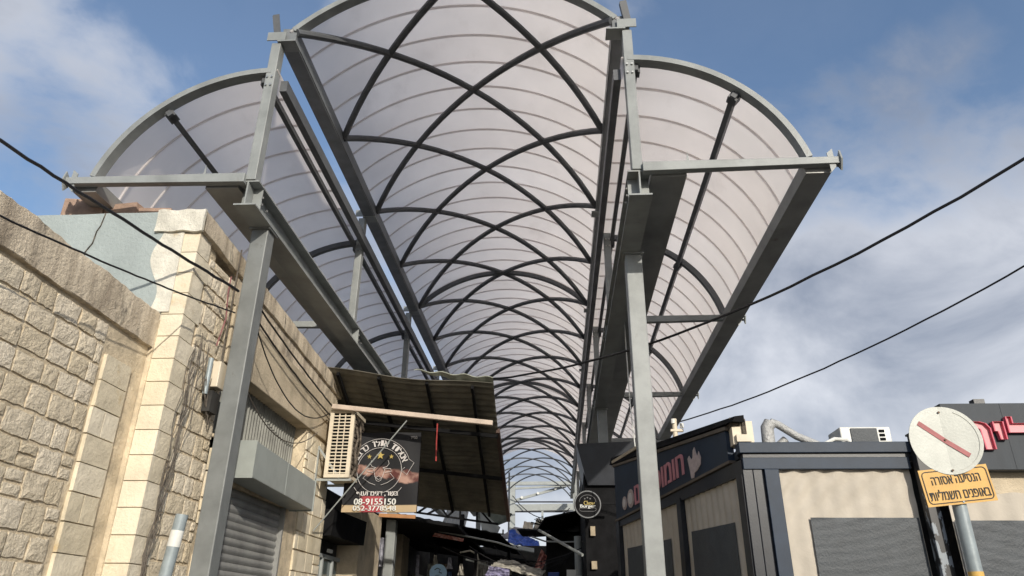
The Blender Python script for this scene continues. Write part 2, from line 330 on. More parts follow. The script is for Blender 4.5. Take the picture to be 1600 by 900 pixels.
# ------------------------------------------------------------------ main beams (I section) with upper posts, arms
def ibeam(mb, x, y0, y1, z0, z1, w=0.28, tf=0.022, tw=0.02):
    mb.box(x - w / 2, x + w / 2, y0, y1, z0, z0 + tf); mb.box(x - w / 2, x + w / 2, y0, y1, z1 - tf, z1); mb.box(x - tw / 2, x + tw / 2, y0 + 0.001, y1 - 0.001, z0 + tf, z1 - tf)
YM = Y0 + BAY * 16
XU = {-1: -3.82, 1: 1.06}
for s, nm in ((-1, 'left'), (1, 'right')):
    x = XU[s] + (0.03 if s < 0 else 0.02) * s
    b = thing('main_beam', f'long heavy grey I-section beam carrying the {nm} side of the canopy on the square posts', 'steel beam', (x, Y0, 6.3), 'main longitudinal beams')
    m = MB(); ibeam(m, x, Y0, YM, 6.30, 6.66); part('girder', m, STEEL, b)
    for k in range(0, 17, 2):
        m = MB()
        for dy, dz in ((0.05, 0.06), (0.05, 0.16), (0.22, 0.06)): m.disc((x + s * -0.14, Y0 + BAY * k + dy + .12, 6.34 + dz), (-s, 0, 0), 0.014, 0.018, 8)
        part('bolt', m, BOLT, b)
        m = MB(); m.box(x - 0.13, x + 0.13, Y0 + BAY * k + 0.18, Y0 + BAY * k + 0.195, 6.322, 6.638); part('stiffener', m, STEEL, b)

def post(name, label, cat, group, x, y, z0, z1, w, d, bolts=None, m_=STEEL, plate=True, loc=None):
    t = thing(name, label, cat, (x, y, z0), group)
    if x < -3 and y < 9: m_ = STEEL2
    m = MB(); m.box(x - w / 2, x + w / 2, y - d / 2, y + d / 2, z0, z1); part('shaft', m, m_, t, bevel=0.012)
    if plate:
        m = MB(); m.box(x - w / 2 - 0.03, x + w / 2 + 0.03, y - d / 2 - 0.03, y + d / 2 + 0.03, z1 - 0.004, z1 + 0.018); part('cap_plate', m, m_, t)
    return t
fr_desc = ['foremost', 'second from the front', 'third from the front', 'fourth from the front', 'fifth from the front', 'sixth from the front', 'seventh from the front', 'eighth from the front', 'hindmost']
for s, nm in ((-1, 'left'), (1, 'right')):
    for i, k in enumerate(range(0, 17, 2)):
        x = XU[s]; y = Y0 + BAY * k + (0.0 if k else 0.06)
        t = thing('upper_post', f'{fr_desc[i]} short grey post between {nm} main beam and vault', 'steel post', (x, y, 6.66), 'upper posts under the vault edges')
        m = MB()      # upright C section: web to the street side, flanges to front and back
        w_, d_ = 0.13, 0.16
        m.box(x - w_ / 2, x + w_ / 2, y - d_ / 2, y + d_ / 2, 6.662, 8.93); part('shaft', m, STEEL, t, bevel=0.008)
        m = MB(); m.box(min(x - s * .02, x - s * .28), max(x - s * .02, x - s * .28), y - 0.11, y + 0.11, 8.932, 8.953); m.box(x - .13, x + .13, y - .11, y - .095, 8.955, 9.10); part('cap_plate', m, STEEL, t)
        if i < 3:
            for bz in (8.18, 8.32):
                for bx in (-0.032, 0.032):
                    m = MB(); m.disc((x + bx, y - d_ / 2, bz), (0, -1, 0), 0.014, 0.022, 8); part('bolt', m, BOLT, t)
LOWP = {-1: (8.2, 17.3, 26.6, 36.4, 45.5), 1: (9.13, 17.3, 26.6, 36.4, 45.5)}
for s, nm in ((-1, 'left'), (1, 'right')):
    for i, y in enumerate(LOWP[s]):
        x = {(-1, 0): -3.865, (1, 0): 1.13, (1, 1): 1.13}.get((s, i), XU[s] + .03 * s)
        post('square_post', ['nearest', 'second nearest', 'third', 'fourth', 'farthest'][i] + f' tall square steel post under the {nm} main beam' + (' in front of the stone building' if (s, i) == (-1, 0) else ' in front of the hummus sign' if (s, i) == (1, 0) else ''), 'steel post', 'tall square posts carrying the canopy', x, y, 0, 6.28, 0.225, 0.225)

# ------------------------------------------------------------------ side canopies
AR = 2.17; AZ = 6.22
for s, nm in ((-1, 'left'), (1, 'right')):
    ax = 1.0 if s > 0 else -3.72
    if s < 0: ax = -3.78
    def AP(a, Y, dr=0.0, s=s, ax=ax): return V((ax + s * (AR + dr) * math.cos(R(a)), Y, AZ + (AR + dr) * math.sin(R(a))))
    def AN(a, s=s): return (s * math.cos(R(a)), 0, math.sin(R(a)))
    A0, A1 = 85.0, 14.5
    aY1 = Y0 + BAY * 13
    t = thing('side_canopy', f'lower quarter-round canopy wing of pale sheets on the {nm} side of the vault', 'canopy', (ax, Y0, 6.66), 'curved side wings of the canopy')
    for k in range(0, 14, 2):
        pts = [AP(A0 + 4 + (A1 - A0 - 4) * i / 20, Y0 + BAY * k + (0 if k else 0.05), 0.01 if k else 0.052) for i in range(21)]
        m = MB(); m.sweep(pts, recprof(0.09, 0.10) if k else recprof(0.15, 0.08), lambda i: AN(A0 + (A1 - A0) * i / 20)); part('arch_rib', m, STEEL if not k else STEELD, t)
    for a, wd in ((86, 0.07), (49, 0.075)):
        m = MB(); m.bar(AP(a, Y0 + .05, -0.05), AP(a, aY1, -0.05), wd, 0.09, AN(a)); pur = part('purlin', m, STEELD, t)
        for k in range(0, 14, 2):
            p = AP(a, Y0 + BAY * k + .09, -0.03); m = MB(); m.bar(p, p + V((0, 0.12, 0)), 0.13, 0.13, AN(a)); part('purlin_bracket', m, STEELD, pur)
    m = MB(); x0 = ax - s * 0.14; m.box(min(x0, x0 + s * .10), max(x0, x0 + s * .10), Y0 + .16, aY1, 8.22, 8.40); part('inner_edge_beam', m, STEELD, t)
    # outer gutter beam: open channel
    xo = ax + s * 2.10; m = MB()
    m.hexa([(xo, Y0 + .05, 6.58), (xo + s * .30, Y0 + .05, 6.58), (xo + s * .30, aY1, 6.58), (xo, aY1, 6.58)][::1], [(xo - s * .03, Y0 + .05, 6.73), (xo + s * .36, Y0 + .05, 6.73), (xo + s * .36, aY1, 6.73), (xo - s * .03, aY1, 6.73)])
    part('gutter_beam', m, PLATE, t)
    xi = XU[s] + s * 0.175; m = MB(); m.box(min(xi, xi + s * .43), max(xi, xi + s * .43), Y0 + .05, aY1, 6.585, 6.70); part('gutter_tray', m, PLATE, t)
    f1 = f2 = None
    for k in range(NP):
        y = Y0 + PW * k
        if f1 is None:
            mb = MB(); mb.grid(16, 2, lambda u, v: AP(A0 + 6 + (A1 - A0 - 6) * u, y + 0.006 + (PW - .012) * v, 0.075), (0, 0, 0.012))
            f1 = part('roof_panel', mb, SHEET, t, smooth=True)
            sm = MB(); sm.sweep([AP(A0 + 5 + (A1 - A0 - 5) * i / 20, y, 0.06) for i in range(21)], [(-.020, .008), (-.012, -.008), (.012, -.008), (.020, .008), (.016, .026), (-.016, .026)], lambda i: AN(A0 + 5 + (A1 - A0 - 5) * i / 20))
            f2 = part('seam_rib', sm, SEAM, t)
        else:
            for src in (f1, f2): c = src.copy(); COL.objects.link(c); c.parent = t; c.location = (0, PW * k, 0)
    # cantilever arms
    for i, k in enumerate(range(0, 14, 2)):
        y = Y0 + BAY * k - (0.02 if not k else -.03)
        xa, xb = XU[s] + s * 0.06, XU[s] + s * 2.42
        a = thing('cantilever_arm', f'{fr_desc[i]} grey arm reaching {nm} from the main beam to the gutter', 'steel arm', (xa, y, 6.66), 'cantilever arms under the side wings')
        m = MB(); m.hexa([(xa, y - .05, 6.60), (xb, y - .05, 6.64), (xb, y + .05, 6.64), (xa, y + .05, 6.60)], [(xa, y - .05, 6.735), (xb, y - .05, 6.735), (xb, y + .05, 6.735), (xa, y + .05, 6.735)]); part('arm_channel', m, STEEL, a, bevel=0.006)
        m = MB(); m.poly([(xb, y - .055, 6.82), (xb, y + .055, 6.72), (xb, y + .055, 6.66), (xb, y - .02, 6.55), (xb, y - .09, 6.68)], (s * 0.02, 0, 0)); m.poly([(xb - s * .13, y - .03, 6.80), (xb - s * .06, y - .03, 6.86), (xb - s * .05, y - .03, 6.60), (xb - s * .12, y - .03, 6.52)], (0, 0.015, 0)); part('end_plate', m, STEEL, a)
        if not k:
            m = MB(); xr = XU[s] + s * 0.62; m.poly([(xr - .02, y, 6.74), (xr + .02, y, 6.74), (xr + .003, y, 6.90)], (0, 0.012, 0)); part('rod_tip', m, STEEL, a)

# ------------------------------------------------------------------ stone building blocks
def stone_mesh(name, rough, m, seed):
    rnd = random.Random(seed); nu, nv = (5, 4) if rough > .01 else (3, 2); mb = MB(); vs = []
    for j in range(nv + 1):
        for i in range(nu + 1):
            e = i in (0, nu) or j in (0, nv)
            x = i / nu - .5 + (0 if e else rnd.uniform(-.05, .05)); y = j / nv - .5 + (0 if e else rnd.uniform(-.06, .06))
            if e and rough > .01: x += rnd.uniform(-.035, .03) * (1 if i else -1); y += rnd.uniform(-.045, .03) * (1 if j else -1)
            vs.append((x, y, (0.55 if e else 1.0 - rnd.random() * .35) if rough > .01 else (0.85 if e else 1.0)))
    W = nu + 1; fs = [(j * W + i, j * W + i + 1, (j + 1) * W + i + 1, (j + 1) * W + i) for j in range(nv) for i in range(nu)]
    ring = [i for i in range(W)] + [j * W + nu for j in range(1, nv + 1)] + [nv * W + i for i in range(nu - 1, -1, -1)] + [j * W for j in range(nv - 1, 0, -1)]
    o = len(vs); vs += [(vs[r_][0], vs[r_][1], -0.4) for r_ in ring]; n = len(ring)
    fs += [(ring[(k + 1) % n], ring[k], o + k, o + (k + 1) % n) for k in range(n)]
    mb.add(vs, fs); return mb.mesh(name, m, V((0, 0, 0)), smooth=False)
SR = [stone_mesh('stone', 0.05, STONE_R, i) for i in range(12)]
SS = [stone_mesh('stone', 0.0, STONE_S, 50 + i) for i in range(4)]
def put_stone(parent, meshes, c, a, n, w, h, d, name='stone'):
    """centre c, along a, outward normal n"""
    o = bpy.data.objects.new(name, random.choice(meshes)); COL.objects.link(o); o.parent = parent
    a = V(a).normalized(); n = V(n).normalized(); u = n.cross(a)
    if u.z < 0: a = -a; u = n.cross(a)
    M = Matrix(((a.x * w, u.x * h, n.x * d, 0), (a.y * w, u.y * h, n.y * d, 0), (a.z * w, u.z * h, n.z * d, 0), (0, 0, 0, 1)))
    if random.random() < .5: M = M @ Matrix.Rotation(math.pi, 4, 'Z')
    M.translation = V(c) - rootloc(parent); o.matrix_local = M
    return o
def courses(parent, meshes, origin, a, n, L, z0, z1, ch, sw, d, gap=0.022, skip=None, jit=0.04):
    z = z0; rnd = random
    while z < z1 - 0.08:
        h = min(ch * rnd.uniform(.9, 1.12), z1 - z); x = -rnd.uniform(0, sw)
        while x < L:
            w = rnd.uniform(sw * .72, sw * 1.5); xa, xb = max(0, x), min(L, x + w)
            if xb - xa > 0.07 and not (skip and skip((xa + xb) / 2, z + h / 2)):
                c = V(origin) + V(a) * ((xa + xb) / 2); c.z = z + h / 2
                hh = h - gap
                if rnd.random() < .16 and hh > .2 and (xb - xa) < sw:
                    for q in (-.25, .25): put_stone(parent, meshes, c + V((0, 0, q * h)), a, n, xb - xa - gap, hh / 2 - gap / 2, d * rnd.uniform(.8, 1.15))
                else: put_stone(parent, meshes, c + V((0, 0, rnd.uniform(-.006, .006))), a, n, xb - xa - gap, hh, d * rnd.uniform(.75, 1.25))
            x += w
        z += h
# wall nearest on the left
W1X = -4.45
wall = thing('stone_wall', 'low rough-faced limestone wall with stained plaster coping at far left', 'wall', (W1X, 3.0, 0))
m = MB(); m.box(W1X - 0.4, W1X, -2.0, 7.17, 0, 4.30); part('masonry_core', m, MORTAR, wall)
m = MB()
def cop(u, v):
    y = -2.0 + 9.17 * u
    prof = [(0.0, 4.285), (0.045, 4.29), (0.05, 4.30), (0.05, 4.50), (0.045, 4.69), (0.03, 4.705), (-0.2, 4.71), (-0.45, 4.70)]
    k = min(len(prof) - 1, int(round(v * (len(prof) - 1)))); dx, z = prof[k]
    return (W1X + dx + .004 * math.sin(y * 7 + k * 2) * (k > 0), y, z + (0.010 if k > 3 else .004) * (math.sin(y * 5.3) + .5 * math.sin(y * 17.7) + .4 * math.sin(y * 41)))
m.grid(260, 7, cop); part('coping', m, COPING, wall, smooth=True)
courses(wall, SR, (W1X, 3.9, 0), (0, 1, 0), (1, 0, 0), 2.52, 1.35, 4.26, 0.232, 0.25, 0.026, gap=.028)
for k in range(11):
    z = 1.45 + 0.265 * k
    if z > 4.1: continue
    if k % 3 == 1:
        put_stone(wall, SS, (W1X + .01, 6.56, z), (0, 1, 0), (1, 0, 0), 0.20, .25, 0.03); put_stone(wall, SS, (W1X + .01, 6.79, z), (0, 1, 0), (1, 0, 0), 0.23, .25, 0.03)
    else: put_stone(wall, SS, (W1X + .01, 6.69, z), (0, 1, 0), (1, 0, 0), 0.44, .255, 0.032)

# taller stone building behind it
WX = -4.15; FY = 7.2
bld = thing('stone_building', 'tall limestone shop building with roller shutter, louvre strip and pale blue parapet', 'building', (WX, FY, 0))
m = MB(); m.box(-9.5, WX - .03, FY + .03, FY + 0.5, 0, 5.72); m.box(WX - 0.5, WX - .03, FY + 0.5, 8.42, 0, 5.6)
m.box(WX - .5, WX - .03, 8.42, 11.74, 4.56, 5.6); m.box(WX - .5, WX - .03, 11.74, 13.15, 0, 5.6); m.box(WX - .5, WX - .26, 8.42, 11.74, 3.2, 4.56)
m.box(WX - .5, WX - .03, 8.42, 8.92, 0, 3.62); m.box(WX - .5, WX - .03, 11.22, 11.74, 0, 3.62); m.box(WX - .5, WX - .03, 8.42, 11.74, 3.15, 3.62)
part('masonry_core', m, MORTAR, bld)
m = MB(); m.box(-9.5, WX - .5, 13.0, 13.15, 0, 5.6); m.box(-9.5, WX - .1, FY + .1, 13.1, 5.40, 5.45); part('roof_slab', m, BEIGEP, bld)
m = MB(); m.grid(40, 12, lambda u, v: (-9.5 + 5.08 * u, FY - 0.012 + .006 * math.sin(u * 40) * math.cos(v * 9), 4.3 + 1.73 * v - .03 * (1 - u)), (0, .05, 0)); part('parapet_plaster', m, PLAST, bld, smooth=True)
m = MB()
crk = [(-5.38, 6.02), (-5.40, 5.85), (-5.43, 5.78), (-5.44, 5.62), (-5.50, 5.50), (-5.50, 5.38), (-5.55, 5.25), (-5.56, 5.08), (-5.60, 4.95), (-5.60, 4.70)]
for a, b in zip(crk, crk[1:]): m.bar((a[0], FY - .020, a[1]), (b[0], FY - .020, b[1]), .012, .006, (0, 1, 0))
part('crack', m, COIL, bld)
m = MB(); m.grid(8, 16, lambda u, v: (-4.56 - .10 * v + .07 * math.sin(v * 9) * (1 - u) + (0.24 + .07 * v) * u, FY - 0.020, 4.72 + 1.3 * v), (0, .03, 0)); part('whitewash_patch', m, WHITEW, bld)
# corner quoins: front face and street face
for k in range(18):
    z = 1.42 + 0.262 * k
    if z > 5.85: break
    for meshes in (SS,):
        put_stone(bld, meshes, (-4.30 + .02 * (k % 2), FY + 0.03, z), (1, 0, 0), (0, -1, 0), 0.30 - .04 * (k % 2), .252, 0.035)
    if z < 5.65:
        wq = 0.34 if k % 2 else 0.26
        put_stone(bld, SS, (WX - .03, FY + .03 + wq / 2, z), (0, 1, 0), (1, 0, 0), wq, .252, 0.032)
m = MB(); m.box(-4.62, -4.40, FY - .02, FY + .06, 1.0, 4.62); part('mortar_fillet', m, MORTAR, bld)
courses(bld, SR, (WX - .03, FY + .36, 0), (0, 1, 0), (1, 0, 0), 8.42 - FY - .36, 1.4, 5.6, 0.24, 0.27, 0.026, gap=.026)
courses(bld, SS, (WX - .03, 11.76, 0), (0, 1, 0), (1, 0, 0), 1.38, 1.4, 4.48, 0.30, 0.36, 0.03)
courses(bld, SS, (WX - .03, 8.44, 0), (0, 1, 0), (1, 0, 0), 0.46, 1.4, 3.6, 0.30, 0.36, 0.03)
# coping on street side, slopes a little
def cop2(u, v):
    y = FY - .03 + 5.98 * u; top = 6.02 - 0.33 * u
    prof = [(-.02, -.275), (0.05, -.27), (0.055, -.26), (0.05, -.02), (0.035, 0.0), (-.3, .01), (-.45, -.02)]
    k = int(round(v * 6)); dx, dz = prof[k]
    return (WX + dx + .005 * math.sin(y * 9 + k), y, top + dz + .005 * math.sin(y * 6 + k * 1.3) + .004 * math.sin(y * 37 + k))
m = MB(); m.grid(70, 6, cop2, None); part('coping', m, COPING, bld, smooth=True)
m = MB(); m.grid(10, 8, lambda u, v: (-4.70 + .58 * u, FY - .055 + .008 * math.sin(u * 9 + v * 4), 5.74 + .29 * v + .008 * math.sin(u * 13)), (0, .05, 0)); part('corner_render', m, WHITEW, bld)
m = MB(); m.hexa([(WX - .1, 8.3, 5.30), (WX + .012, 8.3, 5.30), (WX + .012, 13.1, 5.22), (WX - .1, 13.1, 5.22)], [(WX - .1, 8.3, 5.72), (WX + .012, 8.3, 5.72), (WX + .012, 13.1, 5.42), (WX - .1, 13.1, 5.42)]); part('weathered_band', m, COPING, bld)
m = MB(); m.hexa([(WX - .25, 8.36, 4.53), (WX + .015, 8.36, 4.53), (WX + .015, 13.12, 4.50), (WX - .25, 13.12, 4.50)], [(WX - .25, 8.36, 5.298), (WX + .02, 8.36, 5.298), (WX + .02, 13.12, 5.215), (WX - .25, 13.12, 5.215)]); part('lintel', m, BEIGEP, bld, bevel=.012)
m = MB()
for i in range(33):
    y = 8.46 + i * 0.0985; m.hexa([(WX - .25, y, 3.64), (WX - .20, y + .022, 3.64), (WX - .20, y + .05, 3.64), (WX - .25, y + .072, 3.64)], [(WX - .25, y, 4.525), (WX - .20, y + .022, 4.525), (WX - .20, y + .05, 4.525), (WX - .25, y + .072, 4.525)])
m.box(WX - .257, WX - .252, 8.43, 11.73, 3.64, 4.525); part('louvre', m, LOUV, bld)
m = MB(); m.box(WX - .25, WX - .0, 8.43, 11.73, 3.60, 3.638); part('window_sill', m, BEIGEP, bld)
# shutter housing and roller shutter
m = MB(); m.hexa([(WX - .02, 8.92, 3.20), (-3.80, 8.92, 3.20), (-3.80, 11.36, 3.13), (WX - .02, 11.36, 3.13)], [(WX - .02, 8.92, 3.65), (-3.80, 8.92, 3.65), (-3.80, 11.36, 3.57), (WX - .02, 11.36, 3.57)]); hou = part('shutter_housing', m, BOXM, bld, bevel=.008)
for a, b, c in ((8.90, 8.919, 0), (11.361, 11.38, .075)):
    m = MB(); m.box(WX - .02, -3.79, a, b, 3.19 - c, 3.66 - c); part('housing_rim', m, BOXM, hou)
m = MB(); m.box(-3.80, -3.796, 10.1, 10.108, 3.17, 3.60); part('housing_seam', m, BOXM, hou)
sh = MB(); sh.grid(1, 6, lambda u, v: (WX - .10 + 0.022 * math.sin(math.pi * v), 8.93 + 2.28 * u, 1.25 + 0.098 * v)); f = None
for k in range(20):
    if f is None: f = part('slat', sh, SHUT, bld)
    else: c = f.copy(); COL.objects.link(c); c.parent = bld; c.location = (0, 0, 0.1 * k)
for a in (8.9, 11.19):
    m = MB(); m.box(WX - .14, WX - .02, a, a + .05, 0, 3.14); part('guide_rail', m, SHUT, bld)
m = MB(); m.box(-8.9, WX - .12, 8.9, 11.24, 0, 3.0); part('shop_void', m, DARK, bld)
# details on street face
mt = thing('meter_box', 'small beige electric meter box on the stone wall behind the left post', 'meter box', (-4.1, 8.1, 4.1))
m = MB(); m.box(WX, WX + .13, 8.02, 8.22, 4.10, 4.42); part('case', m, CREAM, mt, bevel=.01)
m = MB(); m.tube([(WX + .05, 7.92, 4.42), (WX + .05, 7.92, 3.98)], 0.03, 10); part('conduit', m, PIPE, mt, smooth=True)
m = MB(); m.box(WX, WX + .10, 8.0, 8.2, 3.80, 4.05); part('junction_case', m, DARKW, mt)

def wires(name, label, cat, strands, r, m_, group=None, n=6):
    m = MB()
    rj = random.Random(len(label))
    for pts in strands:
        if len(pts) > 20: pts = [V(p) + V((0, 0, rj.uniform(-1, 1) * r * .45)) for p in pts]
        m.tube(pts, r, n)
    return solo(name, m, m_, label, cat, tuple(strands[0][0]), group, smooth=True)
rw = random.Random(3)
st = []
for q in range(8):
    y0 = 7.55 + rw.uniform(0, .3); z0 = 4.75 - rw.uniform(0, .35); ye = 7.30 + rw.uniform(0, .12)
    st.append([V((WX + .035 + .02 * math.sin(i * 2 + q), y0 + (ye - y0) * i / 15 + .11 * math.sin(i / 15 * 5 + q * 1.7) * (1 - i / 15), z0 - 3.0 * i / 15)) for i in range(16)])
for q in range(4):
    a = V((WX + .05, 7.6 + .1 * q, 4.62 - .1 * q)); st.append(catenary(a, (WX + .05, 7.66 + .12 * q, 4.2), -.1 + .13 * q, 10))
o = wires('tangled_wires', 'tangle of thin dusty wires hanging down the stone corner left of the post', 'wires', st, 0.0048, WIRE)
st = [catenary((WX + .06, 7.72 + .08 * q, 4.35 - .1 * q), (WX + .05, 8.02 + .05 * q, 4.0 + .05 * q), .16 + .06 * q, 12) for q in range(5)]
wires('looped_wires', 'loops of thin wire between the meter box and the tangled wires', 'wires', st, 0.006, WIRE)
wires('draped_wire', 'dark wire drooping in a long curve across the beige lintel', 'wire', [catenary((-3.9, 8.35, 5.2), (-4.05, 12.4, 4.95), 0.55)], 0.010, CABLE)
wires('draped_wire', 'pale wire drooping across the louvre strip above the shutter housing', 'wire', [catenary((-3.80, 8.35, 4.15), (-4.05, 11.9, 4.48), 0.38)], 0.008, WIRE)
wires('wall_cable', 'pair of thick black cables running along the top band of the stone building', 'cable', [catenary((-4.05, 8.3, 5.40), (-4.02, 13.1, 4.9), .12), catenary((-4.0, 8.3, 5.5), (-3.98, 13.1, 5.0), .05)], 0.014, CABLE)
wires('red_cable', 'faded red cable hanging down the stone wall just left of the post', 'cable', [[(WX + .05, 8.02, 5.55), (WX + .06, 8.0, 5.3), (WX + .07, 8.05, 5.0), (WX + .05, 7.98, 4.6)]], 0.009, mat('faded_red_plastic', (.26, .11, .11)))
m = MB(); m.tube([(-4.09, 8.14, 6.0 - .1 * 0), (-4.09, 8.16, 4.4)], 0.012, 6); solo('wall_conduit', m, WIRE, 'thin vertical conduit on the rough stone above the meter box', 'conduit', (-4.09, 8.14, 6.0))

# roof blocks
for i, (x, y, wd, rz) in enumerate(((-6.28, 8.0, .52, .15), (-5.78, 8.05, .50, -.12), (-5.36, 8.1, .50, .05))):
    m = MB(); c, s_ = math.cos(rz), math.sin(rz)
    P = [(x + c * a * wd / 2 - s_ * b * .1, y + s_ * a * wd / 2 + c * b * .1) for a, b in ((-1, -1), (1, -1), (1, 1), (-1, 1))]
    zt = 6.70 - .05 * i
    m.hexa([(a, b, 5.46) for a, b in P], [(a, b, zt) for a, b in P]); solo('terracotta_block', m, TERRA, ['leftmost terracotta block pile behind the pale blue parapet', 'middle terracotta block pile behind the pale blue parapet', 'terracotta block pile nearest the stone corner behind the parapet'][i], 'brick pile', (x, y, 5.46), 'terracotta blocks on the roof', bevel=.01)

# short grey pole with white band, bottom left
t = thing('marker_pole', 'short leaning grey pole with a white band before the stone corner', 'pole', (-3.27, 6.2, 0))
m = MB(); m.tube([(-3.42, 6.2, 0), (-3.20, 6.2, 2.40)], 0.052, 16); part('pole', m, PIPE, t, smooth=True)
m = MB(); m.tube([(-3.224, 6.2, 2.14), (-3.212, 6.2, 2.27)], 0.0535, 16); part('white_band', m, WHITE, t, smooth=True)
m = MB(); m.disc((-3.20, 6.2, 2.398), (0, 0, 1), .052, .01, 16); part('cap', m, PIPE, t)

# ------------------------------------------------------------------ air conditioner, beam, butcher banner, awning
ac = thing('air_conditioner', 'tall cream condenser unit with grille, on brackets beside the butcher banner', 'air conditioner', (-3.78, 12.3, 3.8))
m = MB(); m.box(-3.99, -3.55, 12.30, 13.05, 3.80, 3.86); m.box(-3.99, -3.55, 12.30, 13.05, 4.93, 4.99)
m.box(-3.99, -3.93, 12.30, 13.05, 3.861, 4.929); m.box(-3.61, -3.55, 12.30, 12.36, 3.861, 4.929); m.box(-3.925, -3.62, 12.36, 13.04, 3.9, 4.9); part('casing', m, CREAM, ac, bevel=0.0)
m = MB()
for i in range(4): m.box(-3.93 + i * .1067 - .008, -3.93 + i * .1067 + .008, 12.302, 12.325, 3.861, 4.929)
for k in range(19): z = 3.87 + k * .0585; m.box(-3.93, -3.61, 12.303, 12.322, z, z + .018)
gr_ = part('grille', m, CREAM, ac)
m = MB(); m.box(-3.925, -3.612, 12.345, 12.358, 3.865, 4.925); part('grille_backing', m, DARK, gr_)
m = MB()
for k in range(13):
    z = 3.9 + k * .078; m.box(-3.61, -3.565 + .02 * ((k * 7) % 3) / 2, 12.37 + .03 * (k % 3), 13.0, z, z + .06)
part('coil', m, COIL, ac)
m = MB(); m.tube([(-3.54, 12.45, 4.7), (-3.50, 12.48, 4.5), (-3.53, 12.45, 4.3), (-3.50, 12.5, 4.0), (-3.55, 12.45, 3.85)], .022, 8); m.tube([(-3.52, 12.6, 4.85), (-3.48, 12.6, 4.4), (-3.54, 12.6, 4.1)], .018, 8); part('hose', m, COIL, ac, smooth=True)
br = thing('wall_bracket', 'white steel bracket under the cream air conditioner', 'bracket', (-4.1, 12.3, 3.75))
for a_, b_ in (((-4.14, 12.36, 3.77), (-3.52, 12.36, 3.77)), ((-4.14, 12.95, 3.77), (-3.52, 12.95, 3.77)), ((-4.15, 12.36, 4.35), (-4.15, 12.36, 3.45))):
    m = MB(); m.bar(a_, b_, .04, .04); part('rail', m, LIGHTST, br)
m = MB(); m.bar((-4.12, 12.33, 4.30), (-3.72, 12.33, 3.79), .035, .035); part('brace', m, LIGHTST, br)
m = MB(); m.bar((-3.95, 12.22, 5.02), (-1.09, 12.22, 4.70), .085, .085); solo('peach_beam', m, BEAMP, 'long peach-painted pipe running right from the air conditioner under the awning', 'pipe', (-3.95, 12.22, 5.0), bevel=.012)
m = MB(); m.tube([(-4.12, 12.5, 2.95), (-2.55, 12.0, 4.70)], .011, 8); solo('stay_rod', m, LIGHTST, 'thin pale diagonal rod crossing in front of the butcher banner', 'rod', (-4.12, 12.5, 2.95), smooth=True)
wires('hanging_string', 'red cord hanging from the awning right of the butcher banner', 'cord', [[(-2.22, 13.2, 4.95), (-2.22, 13.2, 4.6), (-2.21, 13.2, 4.25)]], .014, REDC)

# corrugated awning
AW = [V((-4.28, 12.32, 5.80)), V((-1.10, 12.28, 5.43)), V((-1.12, 16.5, 3.70)), V((-4.28, 16.6, 4.05))]
aw = thing('corrugated_awning', 'weathered corrugated sheet awning sloping back over the butcher stall', 'awning', (-4.2, 12.3, 5.8))
def awp(u, v, dz=0.0):
    a = AW[0].lerp(AW[1], u); b = AW[3].lerp(AW[2], u); p = a.lerp(b, v); p.z += dz; return p
m = MB(); m.grid(24, 110, lambda u, v: awp(u, v, 0.016 * math.sin(v * 2 * math.pi * 27) - .05 * math.sin(math.pi * u) * (1 - v) + .02 * math.sin(u * 9)), (0, .004, .010)); part('corrugated_sheet', m, AWN, aw, smooth=True)
m = MB(); m.grid(30, 2, lambda u, v: awp(.55 + .45 * u, -.02 + .075 * v * u, .045 + .02 * math.sin(u * 22)), (0, 0, .012)); part('torn_edge', m, AWNT, aw)
for u in (0.10, .34, .62, .88):
    m = MB(); m.bar(awp(u, .01, -.07), awp(u, .98, -.07), .05, .07); part('rafter', m, DARK, aw)
m = MB(); m.bar(awp(.0, .30, -.13), awp(1., .30, -.13), .05, .07); m.bar(awp(.0, .62, -.13), awp(1., .62, -.13), .05, .07); part('purlin', m, DARK, aw)
m = MB(); m.bar(awp(1.0, .30, -.02), awp(1.012, 1.02, -.03), .07, .10); part('edge_trim', m, mat('rusty_trim', (.09, .055, .045), .7), aw)

# butcher banner
BY = 12.85
bn = thing('butcher_banner', 'black hanging butcher shop banner with bull logo, stars and phone numbers', 'banner', (-3.1, BY, 4.0))
x0, x1, z0, z1 = -3.78, -2.45, 3.30, 4.70
bm_ = bpy.data.materials.new('banner_print'); bm_.use_nodes = True; t_ = bm_.node_tree; bs = t_.nodes['Principled BSDF']; bs.inputs['Roughness'].default_value = .6; bs.inputs['Specular IOR Level'].default_value = .2
tcn = N(t_, 'ShaderNodeNewGeometry'); sp = N(t_, 'ShaderNodeSeparateXYZ'); t_.links.new(tcn.outputs['Position'], sp.inputs[0])
nn = N(t_, 'ShaderNodeTexNoise'); nn.inputs['Scale'].default_value = 5.5; nn.inputs['Detail'].default_value = 5; t_.links.new(tcn.outputs['Position'], nn.inputs['Vector'])
def band(out, c, wd, soft):
    d = wmath(t_, 'ABSOLUTE', wmath(t_, 'SUBTRACT', out, c)); k = N(t_, 'ShaderNodeMapRange', interpolation_type='SMOOTHSTEP'); t_.links.new(d, k.inputs[0])
    k.inputs[1].default_value = wd; k.inputs[2].default_value = wd + soft; k.inputs[3].default_value = 1; k.inputs[4].default_value = 0; return k.outputs[0]
zz = wmath(t_, 'ADD', sp.outputs[2], wmath(t_, 'MULTIPLY', sp.outputs[0], .16))
meat = wmath(t_, 'MULTIPLY', band(wmath(t_, 'ADD', zz, wmath(t_, 'MULTIPLY', nn.outputs[0], .25)), 3.60, .065, .05), 1.0)
